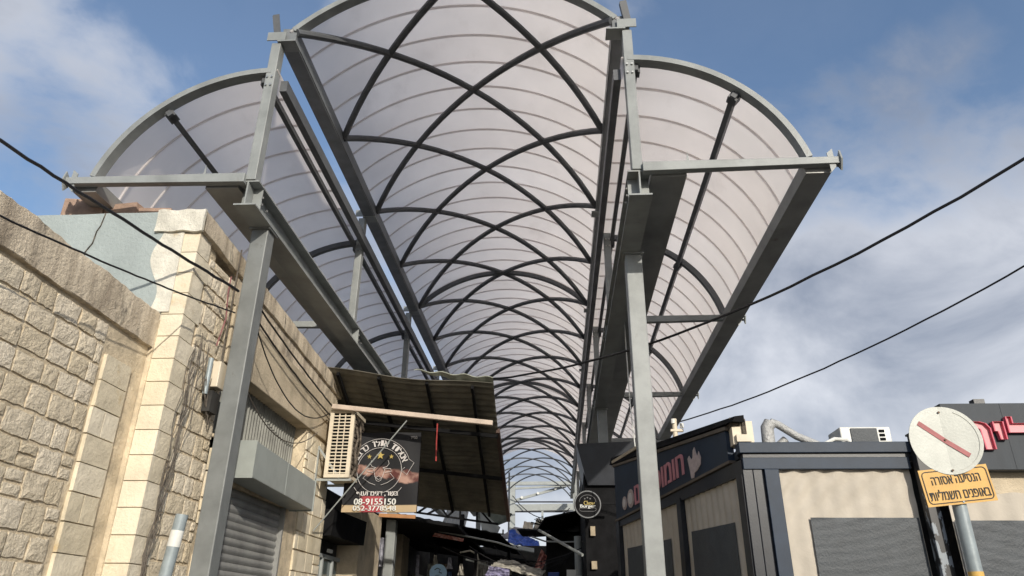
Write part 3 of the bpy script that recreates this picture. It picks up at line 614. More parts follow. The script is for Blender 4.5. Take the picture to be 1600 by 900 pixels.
rp = N(t_, 'ShaderNodeValToRGB'); t_.links.new(nn.outputs[0], rp.inputs[0]); rp.color_ramp.elements[0].position = .38; rp.color_ramp.elements[0].color = (.10, .035, .03, 1); rp.color_ramp.elements[1].position = .6; rp.color_ramp.elements[1].color = (.40, .25, .20, 1)
mxa = N(t_, 'ShaderNodeMix', data_type='RGBA'); t_.links.new(meat, mxa.inputs[0]); mxa.inputs[6].default_value = (.018, .018, .020, 1); t_.links.new(rp.outputs[0], mxa.inputs[7])
mxb = N(t_, 'ShaderNodeMix', data_type='RGBA'); t_.links.new(band(sp.outputs[2], 3.28, .13, .02), mxb.inputs[0]); t_.links.new(mxa.outputs[2], mxb.inputs[6]); mxb.inputs[7].default_value = (.45, .34, .21, 1)
mxc = N(t_, 'ShaderNodeMix', data_type='RGBA'); t_.links.new(wmath(t_, 'MULTIPLY', band(sp.outputs[2], 3.42, .14, .02), band(sp.outputs[0], -3.25, .14, .10)), mxc.inputs[0]); t_.links.new(mxb.outputs[2], mxc.inputs[6]); mxc.inputs[7].default_value = (.33, .06, .07, 1)
t_.links.new(mxc.outputs[2], bs.inputs['Base Color'])
m = MB(); m.grid(30, 20, lambda u, v: (x0 + (x1 - x0) * u, BY + .012 * math.sin(u * 11 + v * 4), z0 + (z1 - z0) * v), (0, .012, 0)); part('panel', m, bm_, bn, smooth=True)
m = MB(); m.box(x0, x1, BY + .03, BY + .06, z0, z0 + .04); m.box(x0, x1, BY + .03, BY + .06, z1 - .04, z1); m.box(x1 - .04, x1, BY + .03, BY + .06, z0, z1); part('frame', m, DARK, bn)
by = BY - .022; cx, cz = -3.16, 4.02
m = MB()
for r_ in (.56, .40):
    pts = [V((cx + r_ * 1.0 * math.cos(R(a)), by, cz + r_ * math.sin(R(a)))) for a in range(20 if r_ > .5 else 0, (200 if r_ > .5 else 360) + 1, 6)]
    m.sweep(pts, recprof(.006, .012), lambda i: (0, -1, 0))
for a0 in (215, 300): m.sweep([V((cx + .52 * math.cos(R(a)), by, cz + .52 * math.sin(R(a)))) for a in range(a0, a0 + 30, 5)], recprof(.006, .012), lambda i: (0, -1, 0))
m.sweep([V((cx + a, by, cz + b)) for a, b in ((.53, .19), (.62, .13), (.50, -.08), (.40, .0), (.46, .05))], recprof(.006, .012), lambda i: (0, -1, 0))
part('ribbon_outline', m, PRINTW, bn)
def arc_text(m, s, r_, a_mid, step, h, rtl):
    chars = s[::-1] if rtl else s
    for i, ch in enumerate(chars):
        if ch == ' ': continue
        a = R(a_mid - (i - (len(chars) - 1) / 2) * step); c = (cx + r_ * math.cos(a), by, cz + r_ * math.sin(a))
        narrow = .45 if ch in 'יןו' else .8
        text(m, ch, c, (math.sin(a), 0, -math.cos(a)), (math.cos(a), 0, math.sin(a)), (0, -1, 0), h * narrow, h, .004, .02)
m = MB(); arc_text(m, 'אטליז אילן טרבו', .48, 88, 9.2, .105, True); part('arched_lettering', m, PRINTW, bn)
m = MB()
for dx, rr in ((-.20, .045), (0, .075), (.20, .045)):
    P = []
    for k in range(10):
        a = R(90 + 36 * k); q = rr if k % 2 == 0 else rr * .42; P.append((cx + dx + q * math.cos(a), by, cz + .24 + q * math.sin(a) + (.02 if not dx else 0)))
    m.poly(P, (0, .004, 0))
part('star', m, GOLD, bn)
m = MB()
for s in (-1, 1):
    m.sweep([V((cx + s * a, by, cz + b)) for a, b in ((.06, .04), (.13, .06), (.17, .11), (.15, .17))], recprof(.006, .018), lambda i: (0, -1, 0))
    m.sweep([V((cx + s * a, by, cz + b)) for a, b in ((.07, .05), (.10, .0), (.07, -.10), (.04, -.18), (0, -.20))], recprof(.006, .012), lambda i: (0, -1, 0))
    m.sweep([V((cx + s * a, by, cz + b)) for a, b in ((.09, .02), (.20, .03), (.22, -.02), (.11, -.04))], recprof(.006, .012), lambda i: (0, -1, 0))
    m.sweep([V((cx + s * a, by, cz + b)) for a, b in ((.20, -.05), (.28, -.14), (.16, -.22), (.05, -.26))], recprof(.006, .012), lambda i: (0, -1, 0))
m.sweep([V((cx + a, by, cz + b)) for a, b in ((-.05, -.13), (0, -.10), (.05, -.13), (0, -.17), (-.05, -.13))], recprof(.006, .012), lambda i: (0, -1, 0))
part('bull_outline', m, PRINTW, bn)
m = MB(); text(m, 'בשר, דגים ועוף', (cx, by, 3.60), (1, 0, .0), (0, 0, 1), (0, -1, 0), .74, .10, .004, .025, True); text(m, 'בס״ד', (x1 - .12, by, 4.60), (1, 0, 0), (0, 0, 1), (0, -1, 0), .12, .05, .004, .01, True); part('small_lettering', m, PRINTW, bn)
m = MB(); text(m, '08-9155150', (cx - .03, by, 3.475), (1, 0, 0), (0, 0, 1), (0, -1, 0), .74, .105, .004, .03); text(m, '052-3778548', (cx - .03, by, 3.365), (1, 0, 0), (0, 0, 1), (0, -1, 0), .76, .085, .004, .03); part('phone_number', m, WHITE, bn)
m = MB(); m.bar((-3.1, 12.85, 3.25), (-2.46, 12.85, 3.22), .05, .06); solo('wooden_batten', m, mat('orange_wood', (.42, .20, .08)), 'orange wooden batten along the bottom edge of the butcher banner', 'batten', (-3.1, 12.85, 3.25))

# ------------------------------------------------------------------ hummus restaurant (right): angled side facade + front facade
fa = thing('hummus_restaurant', 'angled dark side front of the restaurant with canvas blinds and hummus sign', 'shop front', (2.02, 8.0, 0), None, R(14.6))
P_ = dict(parent=fa, world=False)
m = MB(); m.box(0.12, 0.3, 0.05, 4.25, 0, 3.2); part('inner_wall', m, DARKW, **P_)
m = MB()   # fascia, taller at the far end
m.hexa([(-.03, .26, 3.25), (.05, .26, 3.25), (.05, 4.16, 3.08), (-.03, 4.16, 3.08)], [(-.03, .26, 3.58), (.05, .26, 3.58), (.05, 4.16, 3.90), (-.03, 4.16, 3.90)]); part('fascia', m, CHAR, **P_)
m = MB(); m.hexa([(-.05, .22, 3.585), (.07, .22, 3.585), (.07, 4.2, 3.905), (-.05, 4.2, 3.905)], [(-.05, .22, 3.625), (.07, .22, 3.625), (.07, 4.2, 3.945), (-.05, 4.2, 3.945)]); m.hexa([(-.045, .22, 3.215), (.06, .22, 3.215), (.06, 4.2, 3.045), (-.045, 4.2, 3.045)], [(-.045, .22, 3.245), (.06, .22, 3.245), (.06, 4.2, 3.075), (-.045, 4.2, 3.075)]); part('fascia_trim', m, mat('brown_trim', (.14, .115, .09), .7), **P_)
m = MB(); m.hexa([(-.06, .0, 3.63), (.08, .0, 3.63), (.08, 4.3, 3.96), (-.06, 4.3, 3.96)], [(-.03, .0, 3.69), (.08, .0, 3.71), (.08, 4.3, 4.10), (-.03, 4.3, 4.08)]); part('roof_edge', m, DARK, **P_)
m = MB(); m.box(-.055, .0, 3.0, 4.2, 3.965, 4.01); part('tan_flashing', m, BEIGEP, **P_)
m = MB(); m.hexa([(-.02, .0, 3.05), (.06, .0, 3.05), (.06, 4.2, 2.96), (-.02, 4.2, 2.96)], [(-.02, .0, 3.21), (.06, .0, 3.21), (.06, 4.2, 3.04), (-.02, 4.2, 3.04)]); part('header', m, BLACKM, **P_)
for ya, yb in ((-.0, .13), (1.66, 1.78), (4.06, 4.2)):
    m = MB(); m.box(-.035, .08, ya, yb, 0, 3.05); part('frame_post', m, BLACKM, **P_)
def canvas(mb, a, b, z0, z1, x=0.03, fold=.012, nf=9, axis='y', droop=.02):
    def fn(u, v):
        k = abs(math.sin(u * math.pi * nf + .6 * math.sin(v * 4))) * fold * (0.4 + 1.0 * v); t = a + (b - a) * u; z = z0 + (z1 - z0) * v
        return (x - k, t, z) if axis == 'y' else (t, x - k - .02 * math.sin(v * 3), z)
    mb.grid(70, 14, fn, (.004, 0, 0) if axis == 'y' else (0, .004, 0)); return mb
for a, b, win in ((.14, 1.655, (.36, 1.50)), (1.785, 4.055, (2.15, 3.85))):
    m = MB(); canvas(m, a, b, 0.2, 3.05, .035, .014, 10 if b < 2 else 14); cb_ = part('canvas_blind', m, CANV, smooth=True, **P_)
    m = MB(); m.grid(20, 8, lambda u, v: (.012 + .004 * math.sin(u * 20 + v * 5), win[0] + (win[1] - win[0]) * u, .5 + (2.60 + .02 * u - .5) * v), (.003, 0, 0)); part('mesh_window', m, MESHW, cb_, smooth=True, world=False)
ms_ = thing('hummus_sign', 'pink and off-white lettering and cooking pictures on the charcoal fascia', 'sign lettering', (2.02, 8.0, 0), None, R(14.6))
Q_ = dict(parent=ms_, world=False)
RT, UP, NO = (0, -1, .065), (0, 0, 1), (-1, 0, 0)
m = MB(); text(m, 'חומוס', (-.032, 1.97, 3.41), RT, UP, NO, 1.04, .28, .012, .03, True); part('lettering', m, DPINK, **Q_)
m = MB(); text(m, 'ם', (-.032, 3.16, 3.32), RT, UP, NO, .19, .27, .012, .03, True); part('lettering', m, DPINK, **Q_)
m = MB()   # flame-like hand emblem
hand = [(1.30, 3.47), (1.27, 3.36), (1.24, 3.22), (1.17, 3.215), (1.14, 3.27), (1.04, 3.29), (.95, 3.34), (.93, 3.42), (.97, 3.50), (1.02, 3.44), (1.05, 3.50), (1.08, 3.575), (1.13, 3.54), (1.15, 3.46), (1.20, 3.44), (1.25, 3.50)]
m.poly([(-.033, y, z) for y, z in hand], (-.01, 0, 0)); part('hand_emblem', m, PRINTP, **Q_)
for cy, rr, zz_ in ((3.44, .135, 3.30), (3.72, .10, 3.27)):
    m = MB(); m.disc((-.033, cy, zz_), (-1, 0, 0), rr, .01, 26); pp_ = part('plate_picture', m, PRINTP, **Q_)
    m = MB(); m.disc((-.045, cy, zz_), (-1, 0, 0), rr * .62, .006, 20); part('plate_filling', m, PRINTW, pp_, world=False)

fr = thing('restaurant_front', 'dark framed front of the restaurant with beige canvas blind and grey mesh window', 'shop front', (2.04, 8.0, 0))  # front facade of the hummus restaurant, a separate root beside its side facade
m = MB(); m.box(2.10, 6.0, 8.12, 8.3, 0, 3.2); part('inner_wall', m, DARKW, fr)
m = MB(); m.box(1.98, 3.84, 7.93, 8.10, 3.27, 3.385); part('top_beam', m, CHAR, fr, bevel=.006)
m = MB(); m.box(2.02, 3.84, 7.965, 8.10, 3.225, 3.268); part('shadow_gap', m, BLACKM, fr)
m = MB(); m.box(2.01, 3.76, 7.955, 8.08, 3.10, 3.223); part('header', m, CHAR, fr, bevel=.005)
for a, b in ((2.225, 2.375), (2.108, 2.203), (2.0, 2.104)):
    m = MB(); m.box(a, b, 7.95 + .02 * (b < 2.3), 8.08, 0, 3.099); part('frame_post', m, CHAR if b > 2.3 else BLACKM, fr, bevel=.005)
m = MB(); m.box(2.205, 2.225, 8.0, 8.08, 0, 3.22); part('track', m, BLACKM, fr)
m = MB()
def cf(u, v):
    x = 2.36 + (3.76 - 2.36) * u; z = .3 + 2.82 * v
    k = .017 * math.sin((x * 1.0 + (3.1 - z) * 1.0) * 24 + math.sin(x * 5)) * max(0.1, min(1, (z - 2.4) * 2)) * (1 - .6 * u) + .006 * math.sin(x * 31)
    return (x, 8.02 + k, z)
m.grid(110, 60, cf, (0, .004, 0)); cb_ = part('canvas_blind', m, CANV, fr, smooth=True)
m = MB(); m.grid(90, 60, lambda u, v: (2.64 + 1.10 * u, 7.992 + .0045 * math.sin((2.6 * v + u * .5) * 60 * (1 - .25 * u)) * (1 - .7 * u), .5 + 2.105 * v), (0, .003, 0)); part('mesh_window', m, MESHW, cb_, smooth=True)
m = MB(); m.box(1.97, 2.2, 8.1, 8.35, 3.40, 3.66); m.box(2.0, 2.16, 8.05, 8.1, 3.42, 3.50); part('corner_patch', m, CREAM, fr)
m = MB(); m.box(1.955, 2.06, 8.09, 8.36, 3.60, 3.70); m.box(2.08, 2.12, 8.07, 8.1, 3.45, 3.68); part('corner_flashing', m, COIL, fr)
m = MB(); m.box(2.0, 6.0, 8.11, 12.2, 3.24, 3.34); part('flat_roof', m, CHARP, fr)

bp_ = bpy.data.materials.new('peeling_black_on_grey'); bp_.use_nodes = True; t_ = bp_.node_tree; bs = t_.nodes['Principled BSDF']; bs.inputs['Roughness'].default_value = .45
gg = N(t_, 'ShaderNodeNewGeometry'); mpp = N(t_, 'ShaderNodeMapping'); mpp.inputs['Scale'].default_value = (2.2, 2.2, 1.0); t_.links.new(gg.outputs['Position'], mpp.inputs[0])
nn = N(t_, 'ShaderNodeTexNoise'); nn.inputs['Scale'].default_value = 7; nn.inputs['Detail'].default_value = 8; t_.links.new(mpp.outputs[0], nn.inputs['Vector'])
sz = N(t_, 'ShaderNodeSeparateXYZ'); t_.links.new(gg.outputs['Position'], sz.inputs[0])
k1 = N(t_, 'ShaderNodeMapRange'); t_.links.new(sz.outputs[2], k1.inputs[0]); k1.inputs[1].default_value = 2.9; k1.inputs[2].default_value = 2.55; k1.inputs[3].default_value = -.25; k1.inputs[4].default_value = .0
k2 = N(t_, 'ShaderNodeMapRange'); t_.links.new(wmath(t_, 'ADD', nn.outputs[0], k1.outputs[0]), k2.inputs[0]); k2.inputs[1].default_value = .50; k2.inputs[2].default_value = .515
mm = N(t_, 'ShaderNodeMix', data_type='RGBA'); t_.links.new(k2.outputs[0], mm.inputs[0]); mm.inputs[6].default_value = (.016, .016, .018, 1); mm.inputs[7].default_value = (.22, .25, .28, 1); t_.links.new(mm.outputs[2], bs.inputs['Base Color'])
t = thing('black_post', 'black square post with peeling paint between the restaurant front and the road sign', 'post', (3.82, 7.88, 0))
m = MB(); m.box(3.78, 3.905, 7.84, 7.95, 0, 3.44); part('shaft', m, bp_, t, bevel=.006)
m = MB(); m.box(3.77, 3.915, 7.83, 7.96, 3.44, 3.46); part('cap', m, BLACKM, t)

# rooftop machine and ducts
ra = thing('rooftop_unit', 'white rooftop air conditioner with dark grille above the restaurant front', 'air conditioner', (3.35, 8.6, 3.40))
m = MB(); m.box(3.34, 3.92, 8.6, 9.0, 3.45, 3.71); cs_ = part('casing', m, WHITE, ra, bevel=.015)
m = MB(); m.box(3.46, 3.76, 8.585, 8.599, 3.47, 3.69); part('grille', m, MESHW, cs_)
m = MB()
for k in range(4): m.box(3.785, 3.845, 8.59, 8.599, 3.50 + .048 * k, 3.53 + .048 * k)
part('vent_slot', m, DARK, cs_)
dp = thing('foil_duct', 'silvery insulated duct bent over the edge of the restaurant roof', 'duct', (2.5, 8.5, 3.4))
m = MB(); m.tube([(2.47, 8.5, 3.34), (2.47, 8.5, 3.55), (2.475, 8.5, 3.68), (2.52, 8.5, 3.74)], .075, 14); m.tube([(2.52, 8.5, 3.75), (2.60, 8.5, 3.72), (2.80, 8.5, 3.58), (3.02, 8.5, 3.48), (3.15, 8.5, 3.40)], .045, 12); m.tube([(2.60, 8.6, 3.34), (2.62, 8.6, 3.50), (2.70, 8.6, 3.56)], .05, 10); part('tube', m, FOIL, dp, smooth=True)
m = MB(); m.tube([(2.80, 8.3, 3.41), (3.0, 8.3, 3.43), (3.15, 8.3, 3.50), (3.3, 8.35, 3.50), (3.36, 8.4, 3.45)], .022, 8); solo('insulated_pipe', m, WHITE, 'white insulated pipe left of the rooftop unit on the restaurant roof', 'pipe', (2.8, 8.3, 3.4), 'white insulated pipes on the roof', smooth=True)
m = MB(); m.tube([(3.8, 8.4, 3.42), (3.95, 8.4, 3.47), (4.05, 8.4, 3.46), (4.1, 8.4, 3.40)], .02, 8); solo('insulated_pipe', m, WHITE, 'short white insulated pipe right of the rooftop unit on the restaurant roof', 'pipe', (3.8, 8.4, 3.4), 'white insulated pipes on the roof', smooth=True)
m = MB(); m.box(4.08, 4.30, 8.35, 8.5, 3.40, 3.66); solo('white_box', m, WHITE, 'plain white box on the roof edge left of the round road sign', 'box', (4.08, 8.35, 3.4), bevel=.01)
pm = thing('service_mast', 'small cream service mast with insulators on the restaurant roof', 'mast', (2.10, 12.6, 3.8))
m = MB(); m.tube([(2.08, 12.6, 3.7), (2.08, 12.6, 4.85)], .045, 10); m.box(2.0, 2.22, 12.55, 12.62, 4.62, 4.66); part('pole', m, CREAM, pm, smooth=True)
for dx, dz in ((.12, 4.72), (.10, 4.52), (-.03, 4.80)):
    m = MB(); m.tube([(2.08 + dx, 12.56, dz - .04), (2.08 + dx, 12.56, dz + .04)], .035, 8); part('insulator', m, WHITE if dz > 4.6 else DARK, pm, smooth=True)
# drooping thin conduit by the right second post
wires('hanging_wire', 'thin white wire hanging beside the second right post with two short brackets', 'wire', [[(1.28, 12.3, 7.0), (1.30, 12.3, 5.0), (1.36, 12.3, 3.9), (1.43, 12.3, 2.95)], [(1.10, 12.3, 3.62), (1.40, 12.3, 3.62)], [(1.16, 12.3, 2.98), (1.44, 12.3, 2.98)]], .010, WHITE)

# ------------------------------------------------------------------ second shop far right, pink cut letters
s2 = thing('pink_letter_shop', 'dark clad shop front at the right edge with cut-out pink letters above canvas', 'shop front', (4.1, 7.6, 0))
m = MB(); m.box(4.02, 7.5, 7.60, 7.66, 3.02, 3.705); m.box(4.02, 7.5, 7.66, 8.1, 3.02, 3.08); m.box(4.02, 7.5, 7.66, 8.1, 3.66, 3.705); part('fascia', m, CHARP, s2, bevel=.004)
for x in (4.62, 5.1, 5.6): 
    m = MB(); m.box(x, x + .003, 7.597, 7.60, 3.025, 3.70); part('panel_joint', m, CHARP, s2)
m = MB(); m.box(3.92, 7.5, 7.75, 7.9, 2.75, 3.02); part('header', m, BEIGEP, s2)
m = MB(); m.grid(120, 10, lambda u, v: (3.92 + 3.4 * u, 7.70 + .010 * math.sin(u * 90), .3 + (2.80 + .012 * math.sin(u * 40) - .3) * v), (0, .004, 0)); cb_ = part('canvas_blind', m, CANV, s2, smooth=True)
m = MB(); m.grid(90, 60, lambda u, v: (3.93 + 3.3 * u, 7.680 + .0035 * math.sin((v + u * .35) * 130), .5 + 2.04 * v), (0, .003, 0)); part('mesh_window', m, MESHW, cb_, smooth=True)
def cutletter(outline, nm_):
    L = thing('pink_letter', nm_, 'sign letter', (outline[0][0], 7.6, outline[0][1]), 'pink letters on the dark fascia')
    m = MB(); m.poly([(x, 7.596, z) for x, z in outline], (0, -.012, 0)); part('face', m, PINKL, L)
    m = MB(); n = len(outline)
    for i in range(n):
        a, b = outline[i], outline[(i + 1) % n]; m.hexa([(a[0], 7.585, a[1]), (b[0], 7.585, b[1]), (b[0] + .012, 7.585, b[1] + .001), (a[0] + .012, 7.585, a[1] + .001)], [(a[0], 7.55, a[1]), (b[0], 7.55, b[1]), (b[0] + .012, 7.55, b[1] + .001), (a[0] + .012, 7.55, a[1] + .001)])
    part('raised_rim', m, PINK, L)
cutletter([(4.20, 3.50), (4.20, 3.44), (4.30, 3.44), (4.335, 3.42), (4.345, 3.215), (4.44, 3.215), (4.435, 3.43), (4.40, 3.48), (4.34, 3.50)], 'pink letter nearest to the round road sign')
cutletter([(4.475, 3.50), (4.475, 3.40), (4.505, 3.40), (4.515, 3.315), (4.575, 3.315), (4.575, 3.50)], 'small short pink letter between the other two')
cutletter([(4.615, 3.55), (4.67, 3.55), (4.67, 3.48), (4.90, 3.48), (4.90, 3.20), (4.82, 3.20), (4.82, 3.385), (4.615, 3.385)], 'pink letter with raised left stroke at the picture edge')
m = MB(); m.box(4.78, 4.9, 8.3, 8.4, 3.6, 3.95); solo('roof_stub', m, BLACKM, 'small black stub above the dark fascia at the right edge', 'post stub', (4.78, 8.3, 3.6))

# ------------------------------------------------------------------ road sign
rs = thing('road_sign', 'round faded white traffic sign with red diagonal bar over amber plate on grey pole', 'road sign', (2.79, 5.36, 0))
m = MB(); m.tube([(2.80, 5.36, 0), (2.80, 5.36, 2.96)], .046, 18); part('pole', m, PIPE, rs, smooth=True)
m = MB(); m.tube([(2.80, 5.36, 1.75), (2.80, 5.36, 1.925)], .0475, 18); part('amber_band', m, mat('amber_tape', (.60, .38, .10)), rs, smooth=True)
nd = V((-.05, -1, -.02)).normalized(); cD = V((2.775, 5.295, 2.798))
m = MB(); fold = math.tan(R(9.0))
front = [cD + V((.243 * math.cos(R(a)), -.004 - (fold * .243 * math.cos(R(a)) if math.cos(R(a)) > 0 else 0), .243 * math.sin(R(a)))) for a in range(-90, 270, 6)]
n_ = len(front); h_ = n_ // 2
bk = [p + V((0, .004, 0)) for p in front]
m.add(front + bk, [tuple(range(0, h_ + 1)), tuple(list(range(h_, n_)) + [0]), tuple(n_ + i for i in range(h_, -1, -1)), tuple([n_] + [n_ + i for i in range(n_ - 1, h_ - 1, -1)])] + [(i, i + n_, (i + 1) % n_ + n_, (i + 1) % n_) for i in range(n_)])
df_ = part('disc_face', m, DISC, rs)
m = MB(); m.sweep([cD + V((.218 * math.cos(R(a)), -.0065 - fold * .218 * math.cos(R(a)), .218 * math.sin(R(a)))) for a in range(-75, 68, 5)], recprof(.004, .002), lambda i: (0, -1, 0)); part('faded_ring', m, mat('faint_ring', (.50, .50, .45)), rs)
m = MB(); a_ = V((-.16, -.0065, .125)); c_ = V((0, -.0065, -.005)); b_ = V((.135, -.0065 - fold * .135, -.115)); m.sweep([cD + a_, cD + c_, cD + b_], recprof(.034, .003), lambda i: (0, -1, 0)); part('diagonal_bar', m, REDF, df_)
m = MB()
for dx, dz in ((0, .20), (0, 0), (0, -.215)): m.disc(cD + V((dx, -.010, dz)), (0, -1, 0), .008, .006, 8)
part('screw', m, mat('rusty_screw', (.10, .06, .04), .6, .5), rs)
# plate
pc = V((2.79, 5.303, 2.483)); pr = V((1, .04, .105)).normalized(); pu = V((-.075, 0, 1)).normalized(); pn = pr.cross(pu).normalized()
if pn.y > 0: pn = -pn
def PP(a, b, d=0): return pc + pr * a + pu * b + pn * d
m = MB(); m.poly([PP(a, b) for a, b in ((-.245, -.125), (.245, -.125), (.245, .125), (-.245, .125))], pn * .004); pl_ = part('plate', m, YELL, rs)
m = MB(); pts = []
for cxx, cyy, st in ((.200, .080, 0), (-.200, .080, 90), (-.200, -.080, 180), (.200, -.080, 270)):
    for k in range(0, 91, 18): pts.append(PP(cxx + .028 * math.cos(R(st + k)), cyy + .028 * math.sin(R(st + k)), .0065))
pts.append(pts[0]); m.sweep(pts, recprof(.006, .0025), lambda i: pn); part('border_line', m, BLKP, pl_)
m = MB(); text(m, 'הנסיעה אסורה', PP(.0, .043, .006), pr, pu, pn, .345, .056, .002, .006, True); part('lettering', m, BLKP, pl_)
m = MB(); text(m, 'באופנים חשמליות', PP(.0, -.052, .006), pr, pu, pn, .425, .072, .002, .006, True); part('lettering', m, BLKP, pl_)
m = MB(); m.disc(PP(0, .09, .004), pn, .007, .005, 8); m.disc(PP(.005, -.112, .004), pn, .007, .005, 8); part('screw', m, PIPE, rs)
m = MB(); m.box(2.75, 2.85, 5.315, 5.41, 2.52, 2.55); part('clamp', m, BOLT, rs)
m = MB(); m.box(2.75, 2.85, 5.315, 5.41, 2.90, 2.93); part('clamp', m, BOLT, rs)

# ------------------------------------------------------------------ overhead cables
wires('overhead_cable', 'thick black cable sagging from the top right across under the canopy to the awning', 'cable', [catenary((6.3, 5.9, 6.75), (-2.6, 14.6, 6.25), 0.95, 40)], .0185, CABLE)
wires('overhead_cable', 'thinner black cable from the right edge down to the cream roof mast', 'cable', [catenary((6.3, 6.0, 5.7), (2.14, 12.56, 4.78), 0.28, 30)], .011, CABLE)
wires('overhead_cable', 'black cable crossing the pale blue parapet from the left arm end to the post', 'cable', [catenary((-5.25, 4.15, 5.56), (-3.86, 7.8, 5.25), 0.03, 30)], .017, CABLE)
wires('overhead_cable', 'thin black cable running over the stained coping toward the stone corner', 'cable', [catenary((-4.13, 4.15, 4.27), (-3.88, 7.85, 4.98), 0.04, 30)], .009, CABLE)

# ------------------------------------------------------------------ market street behind, left row
row = thing('shop_row', 'dark row of old market shops with beige pillars under the corrugated awning', 'building', (-4.3, 13.2, 0))
m = MB(); m.box(-9, -4.45, 13.2, 46, 0, 3.9); part('wall', m, DARKW, row)
m = MB(); m.box(-4.46, -4.0, 15.1, 16.9, 0, 3.72); part('pillar', m, BEIGEP, row, bevel=.02)
m = MB(); m.box(-4.46, -4.1, 19.9, 20.8, 0, 3.7); part('pillar', m, BEIGEP, row, bevel=.02)
m = MB(); m.hexa([(-4.45, 13.2, 2.95), (-4.02, 13.2, 2.95), (-3.9, 15.08, 2.95), (-4.45, 15.08, 2.95)], [(-4.45, 13.2, 3.40), (-4.0, 13.2, 3.40), (-3.88, 15.08, 3.40), (-4.45, 15.08, 3.40)]); part('black_canopy', m, DARK, row)
m = MB(); m.box(-4.44, -4.40, 13.35, 15.05, 0, 2.62); part('glass_front', m, GLASS, row)
for y in (13.3, 13.95, 14.6):
    m = MB(); m.box(-4.40, -4.35, y, y + .06, 0, 2.68); part('door_frame', m, LIGHTST, row)
m = MB(); m.box(-4.41, -4.35, 13.3, 15.06, 2.63, 2.70); part('door_head', m, LIGHTST, row)
m = MB(); m.box(-4.34, -4.30, 14.1, 14.35, 2.74, 2.80); part('lamp_shade', m, WHITE, row)
for y in range(17, 40, 3):
    m = MB(); m.box(-4.44, -4.36, y + .3, y + 2.5, 0, 2.9); part('shutter_door', m, SHUT if y % 2 else DARK, row)
rb = thing('roof_bay', 'dark flat roof edge of the shop row seen behind the butcher banner', 'roof', (-4.2, 17, 3.9))
m = MB(); m.hexa([(-4.5, 16.8, 3.78), (-2.3, 17.3, 3.55), (-2.1, 24, 3.30), (-4.5, 24, 3.6)], [(-4.5, 16.8, 3.86), (-2.3, 17.3, 3.62), (-2.1, 24, 3.37), (-4.5, 24, 3.68)]); part('sheet', m, DARK, rb)
# truss of thin bars seen under the awning
tr = thing('roof_truss', 'light dark truss of crossing bars below the far edge of the corrugated awning', 'truss', (-3.5, 17.6, 4.0))
for i, (p, q) in enumerate((((-3.4, 17.6, 4.28), (-1.35, 17.6, 3.98)), ((-3.4, 17.6, 3.93), (-1.4, 17.6, 3.66)), ((-3.3, 17.6, 3.93), (-2.9, 17.6, 4.2)), ((-2.9, 17.6, 4.2), (-2.6, 17.6, 3.83)), ((-2.6, 17.6, 3.83), (-2.3, 17.6, 4.12)), ((-2.3, 17.6, 3.78), (-2.3, 17.6, 4.12)), ((-3.1, 17.6, 3.88), (-2.5, 17.6, 4.18)), ((-1.9, 17.6, 3.73), (-1.9, 17.6, 4.05)), ((-1.9, 17.6, 4.05), (-1.55, 17.6, 3.68)))):
    m = MB(); m.bar(p, q, .045, .045); part('bar', m, DARK, tr)
import mathutils.noise as mno
def panel(name, pts, th, m_, label, cat, group=None, ridge=0.0, n=18, waves=9, crumple=0.0):
    A, B, C_, D = [V(p) for p in pts]
    nrm = (B - A).cross(D - A).normalized(); mb = MB()
    mb.grid(n if ridge else 6, n if ridge else 6, lambda u, v: A.lerp(B, u).lerp(D.lerp(C_, u), v) + nrm * ((ridge * math.sin(u * 2 * math.pi * waves) if not crumple else crumple * (mno.noise(V((u * 3 + A.x, v * 6, A.y))) + .5 * mno.noise(V((u * 11, v * 7, A.y))) - .8 * abs(mno.noise(V((u * 5, v * 5 + 3, A.x)))))) + .01 * math.sin(v * 7 + u * 3)), nrm * th)
    return solo(name, mb, m_, label, cat, tuple(A), group, smooth=True)
OLIV = mat('olive_crumpled_sheet', (.13, .15, .125), .6, .2, .2, 4)
panel('bent_sheet', [(-2.35, 21.5, 4.35), (-1.92, 21.4, 4.02), (-1.55, 21.6, 4.30), (-1.95, 21.8, 4.62)], .012, OLIV, 'bent dark green corrugated sheet sticking up past the awning corner', 'metal sheet', 'bent sheets behind the awning', .02)
panel('bent_sheet', [(-2.05, 21.8, 3.98), (-1.45, 21.8, 4.22), (-1.32, 21.9, 4.45), (-1.75, 22.0, 4.62)], .012, OLIV, 'fan-shaped dark green sheet bent upward left of the far white frame', 'metal sheet', 'bent sheets behind the awning', .015)
panel('bent_sheet', [(-3.3, 21.0, 3.9), (-2.6, 21.0, 3.95), (-2.5, 21.5, 4.75), (-3.2, 21.5, 4.5)], .012, mat('pale_grey_sheet', (.42, .43, .43), .5), 'pale grey sheet glimpsed through the dark roof truss', 'metal sheet', 'bent sheets behind the awning', .012, 18, 12)
panel('bent_sheet', [(-2.15, 21.2, 3.9), (-1.72, 21.2, 3.75), (-1.62, 21.3, 4.0), (-2.25, 21.5, 4.5)], .012, LIGHTST, 'pale triangular sheet between the truss and the green fan sheet', 'metal sheet', 'bent sheets behind the awning', .01)
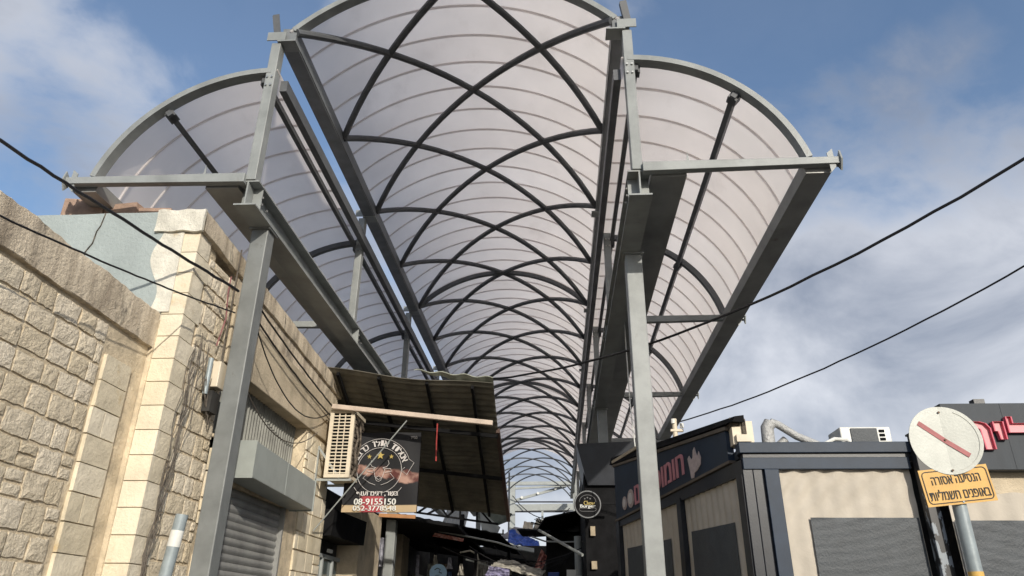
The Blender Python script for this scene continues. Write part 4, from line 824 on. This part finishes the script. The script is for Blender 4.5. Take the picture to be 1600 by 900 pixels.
# sloping stall awnings
panel('stall_awning', [(-4.3, 18.6, 4.06), (-1.45, 18.9, 3.55), (-1.20, 25, 3.55), (-4.3, 25, 4.2)], .03, DARK, 'black sloping stall awning below the roof truss on the left', 'awning', 'dark stall awnings', .012, 24, 14)
panel('stall_awning', [(-3.4, 19.4, 3.36), (-.85, 19.6, 2.95), (-.65, 24, 3.12), (-3.4, 24, 3.5)], .03, DARK, 'lower black stall awning over the hanging goods on the left', 'awning', 'dark stall awnings', .01)
panel('stall_awning', [(-2.2, 23, 3.42), (-.55, 23.5, 3.20), (-.45, 28, 3.45), (-2.2, 28, 3.7)], .03, BLACKM, 'flat black stall awning under the blue tarpaulin', 'awning', 'dark stall awnings', .0)
m = MB(); m.tube([(-2.95, 18.5, 3.60), (-2.2, 18.5, 3.47), (-1.5, 18.5, 3.34), (-.9, 18.5, 3.16)], .022, 8); solo('pale_pipe', m, LIGHTST, 'pale thin pipe along the front edge of the left stall awning', 'pipe', (-2.95, 18.5, 3.6), smooth=True)
m = MB(); m.tube([(-2.3, 19, 2.98), (-1.6, 19, 2.80), (-1.05, 19, 2.72), (-.75, 19, 2.74)], .018, 8); solo('pale_pipe', m, LIGHTST, 'pale thin pipe bending under the lower stall awning', 'pipe', (-2.3, 19, 2.98), smooth=True)
panel('printed_cloth', [(-3.05, 18.3, 3.45), (-2.3, 18.3, 3.33), (-2.28, 18.32, 3.40), (-3.0, 18.32, 3.53)], .02, mat('red_white_cloth', (.62, .40, .36), .8, 0, .3, 14, col2=(.35, .06, .05)), 'crumpled red and white cloth on the edge of the stall awning', 'cloth')
# stall posts and hanging goods
for i, (x, y, zt, w_) in enumerate(((-2.62, 20.5, 4.25, .12), (-2.25, 21.5, 3.4, .09), (-2.05, 19.0, 3.2, .07), (-1.45, 22.5, 3.5, .08), (-3.15, 19.5, 3.5, .06), (-.62, 22, 3.1, .06))):
    m = MB(); m.box(x - w_ / 2, x + w_ / 2, y - w_ / 2, y + w_ / 2, 0, zt)
    solo('stall_post', m, DARK, ['thick dark stall post left of the bent sheets', 'dark stall post right of the round pale blue sign', 'slim dark stall post beside hanging grey cloth', 'dark stall post under the flat black awning', 'slim dark stall post left of the round blue sign', 'thin dark stall post beside the red cloth'][i], 'stall post', (x, y, 0), 'dark posts of the market stalls')
rng = random.Random(11)
gm = [mat('grey_cloth', (.36, .36, .33), .9, 0, .3, 6), mat('dim_blue_cloth', (.10, .16, .30), .9, 0, .3, 6), mat('brown_cloth', (.26, .19, .14), .9, 0, .3, 6), mat('lilac_grey_cloth', (.42, .42, .48), .9, 0, .3, 9)]
goods = [(-4.05, 17.3, 2.7, .22, .62, 3, 'lilac-grey shirt hanging on the dark shop wall beside the beige pillar'), (-3.55, 19.2, 2.45, .10, .65, 3, 'narrow pale strip of cloth hanging left of the stall posts'), (-3.25, 19.3, 2.35, .16, .55, 0, 'grey cloth hanging above the round blue sign'), (-2.9, 19.4, 2.3, .18, .6, 2, 'brown cloth hanging right of the round blue sign'), (-2.72, 19.2, 2.2, .12, .5, 1, 'dim blue cloth hanging behind the thick stall post'),
         (-1.95, 19.8, 2.0, .34, 1.0, 0, 'long pale grey cloth hanging from the lower stall awning'), (-1.70, 20.2, 1.9, .22, .75, 0, 'short grey cloth hanging right of the long pale cloth')]
for x, y, z, w_, h, k, lab in goods:
    m = MB(); m.grid(16, 8, lambda u, v: (x + w_ * (u - .5) * (1 - .25 * v), y + .035 * math.sin(u * 14 + x * 5), z + h * v), (0, .006, 0)); solo('hanging_cloth', m, gm[k], lab, 'cloth', (x, y, z), 'goods hanging from the stalls', smooth=True)
m = MB(); m.tube([(-2.45, 19, 3.14), (-2.2, 19, 3.19), (-2.02, 19, 3.10), (-1.98, 19, 2.95), (-2.06, 19, 2.3)], .022, 8); solo('bent_hoop', m, TARP, 'pale hoop pipe bending down right of the round blue sign', 'pipe', (-2.4, 19, 3.14), smooth=True)
for i, (x, y, z, c_) in enumerate(((-3.0, 18.6, 3.05, 0), (-2.66, 18.7, 3.0, 3), (-2.36, 18.6, 2.85, 0), (-1.62, 18.2, 2.78, 3), (-1.2, 18.4, 2.86, 0))):
    m = MB(); m.grid(8, 8, lambda u, v: (x + .11 * (u - .5) * (1.5 - v), y + .04 * math.sin(u * 9 + v * 5), z - .26 + .26 * v), (0, .012, 0)); solo('hanging_bag', m, gm[c_] if i % 2 else TARP, ['first', 'second', 'third', 'fourth', 'fifth'][i] + ' small pale bag from the left hanging under the dark stall awnings', 'bag', (x, y, z), 'small bags hanging under the stall awnings', smooth=True)
m = MB(); m.disc((-1.72, 19.5, 2.35), (0, -1, 0), .20, .03, 24); solo('teal_bundle', m, GREEN, 'round teal bundle under the left stall awnings', 'bundle', (-1.72, 19.5, 2.35))
rs2 = thing('round_stall_sign', 'round pale blue stall sign with dark figure near the bottom edge', 'sign', (-2.82, 18.0, 2.62))
m = MB(); m.disc((-2.82, 18.0, 2.60), (0, -1, 0), .205, .025, 32); part('disc_face', m, PALEB, rs2)
m = MB(); m.sweep([V((-2.82 + a, 17.965, 2.62 + b)) for a, b in ((-.09, .05), (-.02, .09), (.05, .06), (.02, .0), (.09, -.02))], recprof(.02, .006), lambda i: (0, -1, 0)); m.bar((-2.89, 17.968, 2.55), (-2.78, 17.968, 2.56), .025, .006); part('figure_mark', m, BLKP, rs2)
panel('white_tarpaulin', [(-1.40, 15.9, 2.62), (-.36, 16.0, 2.44), (-.30, 18.0, 2.66), (-1.35, 18, 2.93)], .02, TARP, 'crumpled dirty white tarpaulin over a stall at the bottom middle', 'tarpaulin', None, .012, 40, 6, .07)
panel('small_tarpaulin', [(-1.5, 15.7, 2.44), (-1.0, 15.7, 2.38), (-1.0, 15.75, 2.56), (-1.4, 15.75, 2.62)], .01, mat('lilac_tarp', (.30, .28, .42), .8, 0, .3, 8), 'lilac striped cloth hanging below the white tarpaulin', 'tarpaulin', None, .01, 20, 3, .08)

# far end of the street
panel('blue_tarpaulin', [(-1.95, 29.5, 4.28), (-.60, 29.8, 4.16), (-.85, 31, 4.56), (-2.0, 31, 4.95)], .03, BLUE, 'bright blue tarpaulin stretched over a stall at the far end', 'tarpaulin', None, .02, 36, 3, .14)
panel('grey_tent', [(-2.5, 31, 4.6), (-.9, 31, 4.72), (-1.0, 32.5, 5.1), (-1.9, 33, 5.32)], .03, mat('grey_tent_cloth', (.33, .32, .34), .8, 0, .1), 'grey sloping tent cloth behind the blue tarpaulin', 'tent')
panel('pale_gutter', [(-3.2, 27, 4.16), (-.85, 27, 3.78), (-.85, 27.1, 3.92), (-3.2, 27.1, 4.28)], .05, LIGHTST, 'pale sloping gutter below the blue tarpaulin', 'gutter')
ff = thing('steel_portal', 'white steel portal with cross beams and diagonals at the far end of the vault', 'steel frame', (-3.0, 50, 0))
for p, q, w_ in (((-3.0, 50, 0), (-3.0, 50, 10.2), .34), ((1.2, 50, 0), (1.2, 50, 10.2), .2), ((-3.4, 50, 10.10), (1.3, 50, 10.12), .22), ((-3.4, 50.1, 9.75), (1.3, 50.1, 10.0), .12), ((-3.2, 50.2, 8.5), (1.2, 50.2, 8.58), .42), ((-3.1, 50.5, 9.0), (.6, 50.5, 10.0), .16), ((-3.1, 50.9, 8.85), (.9, 50.9, 8.35), .10), ((-3.3, 49.8, 7.1), (-1.5, 49.8, 7.1), .18), ((-1.0, 50, 6.8), (-1.0, 50, 8.3), .14)):
    m = MB(); m.bar(p, q, w_, w_); part('beam', m, LIGHTST, ff)
for i, (x, z) in enumerate(((-2.4, 9.22), (-1.3, 9.5), (-.1, 9.82))):
    m = MB(); m.disc((x, 50.3, z), (0, -1, 0), .09, .05, 10); part('lamp', m, WHITE, ff)
m = MB(); m.box(-3.3, 1.1, 50.05, 50.15, 8.22, 8.30); m.box(-3.3, 1.1, 50.05, 50.15, 8.86, 8.94); part('dark_edge', m, BLACKM, ff)
wires('far_wire', 'thin wire sagging between the posts of the far white portal', 'wire', [catenary((-2.9, 48, 9.0), (.8, 48, 8.2), 1.0)], .03, CABLE)
fw_ = thing('white_scaffold', 'pale thin scaffold rails between the awning corner and blue tarpaulin', 'scaffold', (-3.4, 40, 4.3))
for p, q in (((-3.7, 40, 0), (-3.7, 40, 6.3)), ((-3.3, 40, 0), (-3.3, 40, 6.1)), ((-2.9, 40, 0), (-2.9, 40, 6.0)), ((-4.1, 40, 5.9), (-2.4, 40, 5.7)), ((-4.1, 40, 5.45), (-2.4, 40, 5.4)), ((-4.1, 40, 5.0), (-2.4, 40, 5.0)), ((-2.6, 40, 0), (-2.6, 40, 9)), ((-4.0, 40, 5.0), (-3.3, 40, 5.9))):
    m = MB(); m.bar(p, q, .09, .09); part('rail', m, LIGHTST, fw_)
fb = thing('far_building', 'pale low building closing the end of the market street', 'building', (-1, 62, 0))
m = MB(); m.box(-12, 10, 62, 66, 0, 5.6); part('wall', m, mat('pale_far_wall', (.42, .42, .40), .9), fb)
m = MB(); m.box(-12.2, 10.2, 61.8, 66.2, 5.6, 5.8); part('roof', m, LIGHTST, fb)
for i in range(7):
    m = MB(); m.box(-9 + i * 2.4, -8 + i * 2.4, 61.95, 62.02, 3.0, 4.6); part('window', m, GLASS, fb)

# right row behind the second post
rb = thing('black_kiosk', 'black shop corner behind the round burger sign on the right', 'kiosk', (.55, 14.4, 0))
m = MB(); m.hexa([(.53, 14.4, 0), (3.4, 14.4, 0), (3.6, 22, 0), (.62, 22, 0)], [(.53, 14.4, 4.35), (3.4, 14.4, 4.5), (3.6, 22, 4.5), (.62, 22, 4.3)]); part('wall', m, DARK, rb)
m = MB(); m.hexa([(.60, 14.3, 4.0), (2.2, 14.3, 4.0), (2.2, 16, 4.0), (.60, 16, 4.0)], [(.40, 14.2, 4.78), (2.2, 14.2, 4.85), (2.2, 16, 4.9), (.45, 16, 4.82)]); part('flared_hood', m, BLACKM, rb)
m = MB(); m.box(.62, .71, 14.32, 14.38, 3.07, 3.24); part('lit_notice', m, PAPER, rb)
m = MB(); m.box(.62, .72, 14.32, 14.38, 2.48, 2.62); part('lit_notice', m, PAPER, rb)
bs_ = thing('burger_sign', 'round black projecting burger shop sign with white ring and bun outline', 'sign', (.58, 13.9, 3.58))
BC = V((.565, 13.9, 3.575))
m = MB(); m.disc(BC, (0, -1, 0), .255, .05, 44); part('disc_face', m, DARK, bs_)
m = MB(); m.sweep([BC + V((.238 * math.cos(R(a)), -.052, .238 * math.sin(R(a)))) for a in range(0, 361, 8)], recprof(.020, .012), lambda i: (0, -1, 0)); part('ring', m, mat('dim_ring', (.16, .165, .17), .5), bs_)
m = MB()
m.sweep([BC + V((.155 * math.cos(R(a)), -.052, .04 + .13 * math.sin(R(a)))) for a in range(0, 181, 12)], recprof(.008, .006), lambda i: (0, -1, 0))
m.sweep([BC + V((a, -.052, b)) for a, b in ((-.15, -.07), (-.155, -.10), (-.12, -.125), (.12, -.125), (.155, -.10), (.15, -.07), (-.15, -.07))], recprof(.008, .006), lambda i: (0, -1, 0))
for a, b in ((-.05, .10), (0, .12), (.05, .10)): m.disc(BC + V((a, -.05, b)), (0, -1, 0), .014, .006, 8)
part('bun_outline', m, mat('dim_outline', (.12, .12, .12), .5), bs_)
m = MB(); text(m, 'Chow', BC + V((.03, -.051, .025)), (1, 0, 0), (0, 0, 1), (0, -1, 0), .20, .075, .005, .02); part('lettering', m, GOLD, bs_)
m = MB(); text(m, 'Burger', BC + V((0, -.051, -.04)), (1, 0, 0), (0, 0, 1), (0, -1, 0), .28, .075, .006, .025); part('lettering', m, WHITE, bs_)
m = MB(); m.bar((.8, 13.92, 3.6), (1.1, 13.92, 3.6), .04, .04); part('bracket', m, DARK, bs_)
panel('right_awning', [(-.32, 19.5, 4.02), (1.0, 19.0, 4.20), (1.0, 24, 4.1), (-.75, 22.5, 3.85)], .04, DARK, 'dark flat stall roof on the right with broken left corner', 'awning', None, .01)
panel('right_awning', [(-1.15, 21.3, 3.93), (-.2, 19.6, 3.7), (1.0, 22, 3.9), (-1.1, 24, 4.02)], .04, DARK, 'lower black stall roof right of the red cloth', 'awning', None, .01)
m = MB(); m.box(-.35, 1.3, 22.5, 22.6, 0, 4.0); solo('dark_backdrop_wall', m, DARKW, 'dark stall back wall under the right stall roofs', 'stall wall', (0, 22.5, 0))
m = MB(); m.box(-4.4, -2.1, 26.0, 26.1, 0, 3.9); solo('stall_back_wall', m, DARKW, 'dark stall back wall under the left stall awnings', 'stall wall', (-3, 26, 0))
m = MB(); m.box(-2.3, -.3, 28.4, 28.5, 0, 4.15); solo('middle_wall', m, DARKW, 'dark stall wall below the blue tarpaulin', 'stall wall', (-1, 28.4, 0))
for q, (pts, lab, mm_) in enumerate((([(-1.0, 21.6, 3.98), (-.72, 21.5, 3.95), (-.70, 21.9, 4.17), (-.98, 22, 4.22)], 'beige board leaning on the broken right stall roof', CREAM), ([(-.70, 21.6, 3.98), (-.42, 21.6, 4.0), (-.40, 21.8, 4.24), (-.60, 21.8, 4.30)], 'pale crumpled sack on the broken right stall roof', TARP), ([(-.34, 21.3, 4.02), (-.12, 21.3, 4.0), (-.16, 21.4, 4.26), (-.34, 21.4, 4.28)], 'small pale board at the right end of the rooftop junk', TARP))):
    panel('roof_junk', pts, .03, mm_, lab, 'board', 'junk on the right stall roof', .01, 8, 2)
m = MB()
for k in range(14):
    a = rng.uniform(0, 6.28); m.bar((-.42, 21.2, 4.06), (-.42 + .34 * math.cos(a), 21.2 + rng.uniform(-.1, .1), 4.08 + .20 * abs(math.sin(a))), .02, .02)
solo('tangled_bars', m, DARK, 'dark tangled bars sticking up in the rooftop junk', 'bars', (-.42, 21.2, 4.06))
m = MB(); m.tube([(-.40, 16, 3.35), (.46, 14.5, 2.74)], .030, 8); solo('diagonal_pole', m, LIGHTST, 'pale diagonal pole sloping down to the white post on the right', 'pole', (-.4, 16, 3.35), smooth=True)
m = MB(); m.tube([(.46, 17.5, 0), (.46, 17.5, 3.38)], .085, 12); solo('white_pillar', m, LIGHTST, 'pale round post below the burger sign', 'post', (.46, 17.5, 0), smooth=True)
m = MB(); m.tube([(-.6, 17.6, 3.38), (-.3, 17.6, 3.28), (.1, 17.6, 3.26), (.6, 17.6, 3.28)], .018, 8); solo('thin_rail', m, LIGHTST, 'thin pale rail crossing the top of the pale round post', 'rail', (-.6, 17.6, 3.38), smooth=True)
panel('red_cloth', [(-.72, 19.5, 2.55), (-.45, 19.5, 2.62), (-.28, 19.5, 3.10), (-.42, 19.5, 3.28)], .01, mat('red_pale_striped_cloth', (.55, .30, .26), .85, 0, .3, 9, col2=(.18, .02, .02)), 'red and pale cloth hanging in the middle of the stalls', 'cloth', None, .02, 20, 2, .12)
m = MB(); m.box(-.25, .02, 18.4, 18.6, 2.3, 2.66); solo('blue_crate', m, mat('blue_plastic', (.02, .06, .28), .4), 'dark blue crate under the red cloth near the bottom edge', 'crate', (-.1, 18.5, 2.3), bevel=.02)
m = MB(); m.box(-.6, 1.0, 18.3, 19.5, 0, 2.28); solo('stall_counter', m, DARK, 'dark stall counter carrying the blue crate', 'counter', (0, 18.5, 0))
for x, z, w_, lab in ((.18, 2.62, .20, 'small white card at the bottom right of the stalls'), (.36, 2.50, .14, 'narrow white card beside the pale round post')):
    m = MB(); m.box(x, x + w_, 16.8, 16.82, z - .25, z); solo('price_card', m, WHITE, lab, 'card', (x, 16.8, z))
for q in range(4):
    a = V((-2.6 + q * .5, 17 + q, 3.1 + .1 * q)); b = V((.5, 16 + q * 1.5, 3.0 + .15 * q)); wires('stall_wire', ['low', 'second', 'third', 'highest'][q] + ' thin dark wire sagging across the street between the stalls', 'wire', [catenary(a, b, .35 + .1 * q, 14)], .010, CABLE, 'wires slung between the stalls')
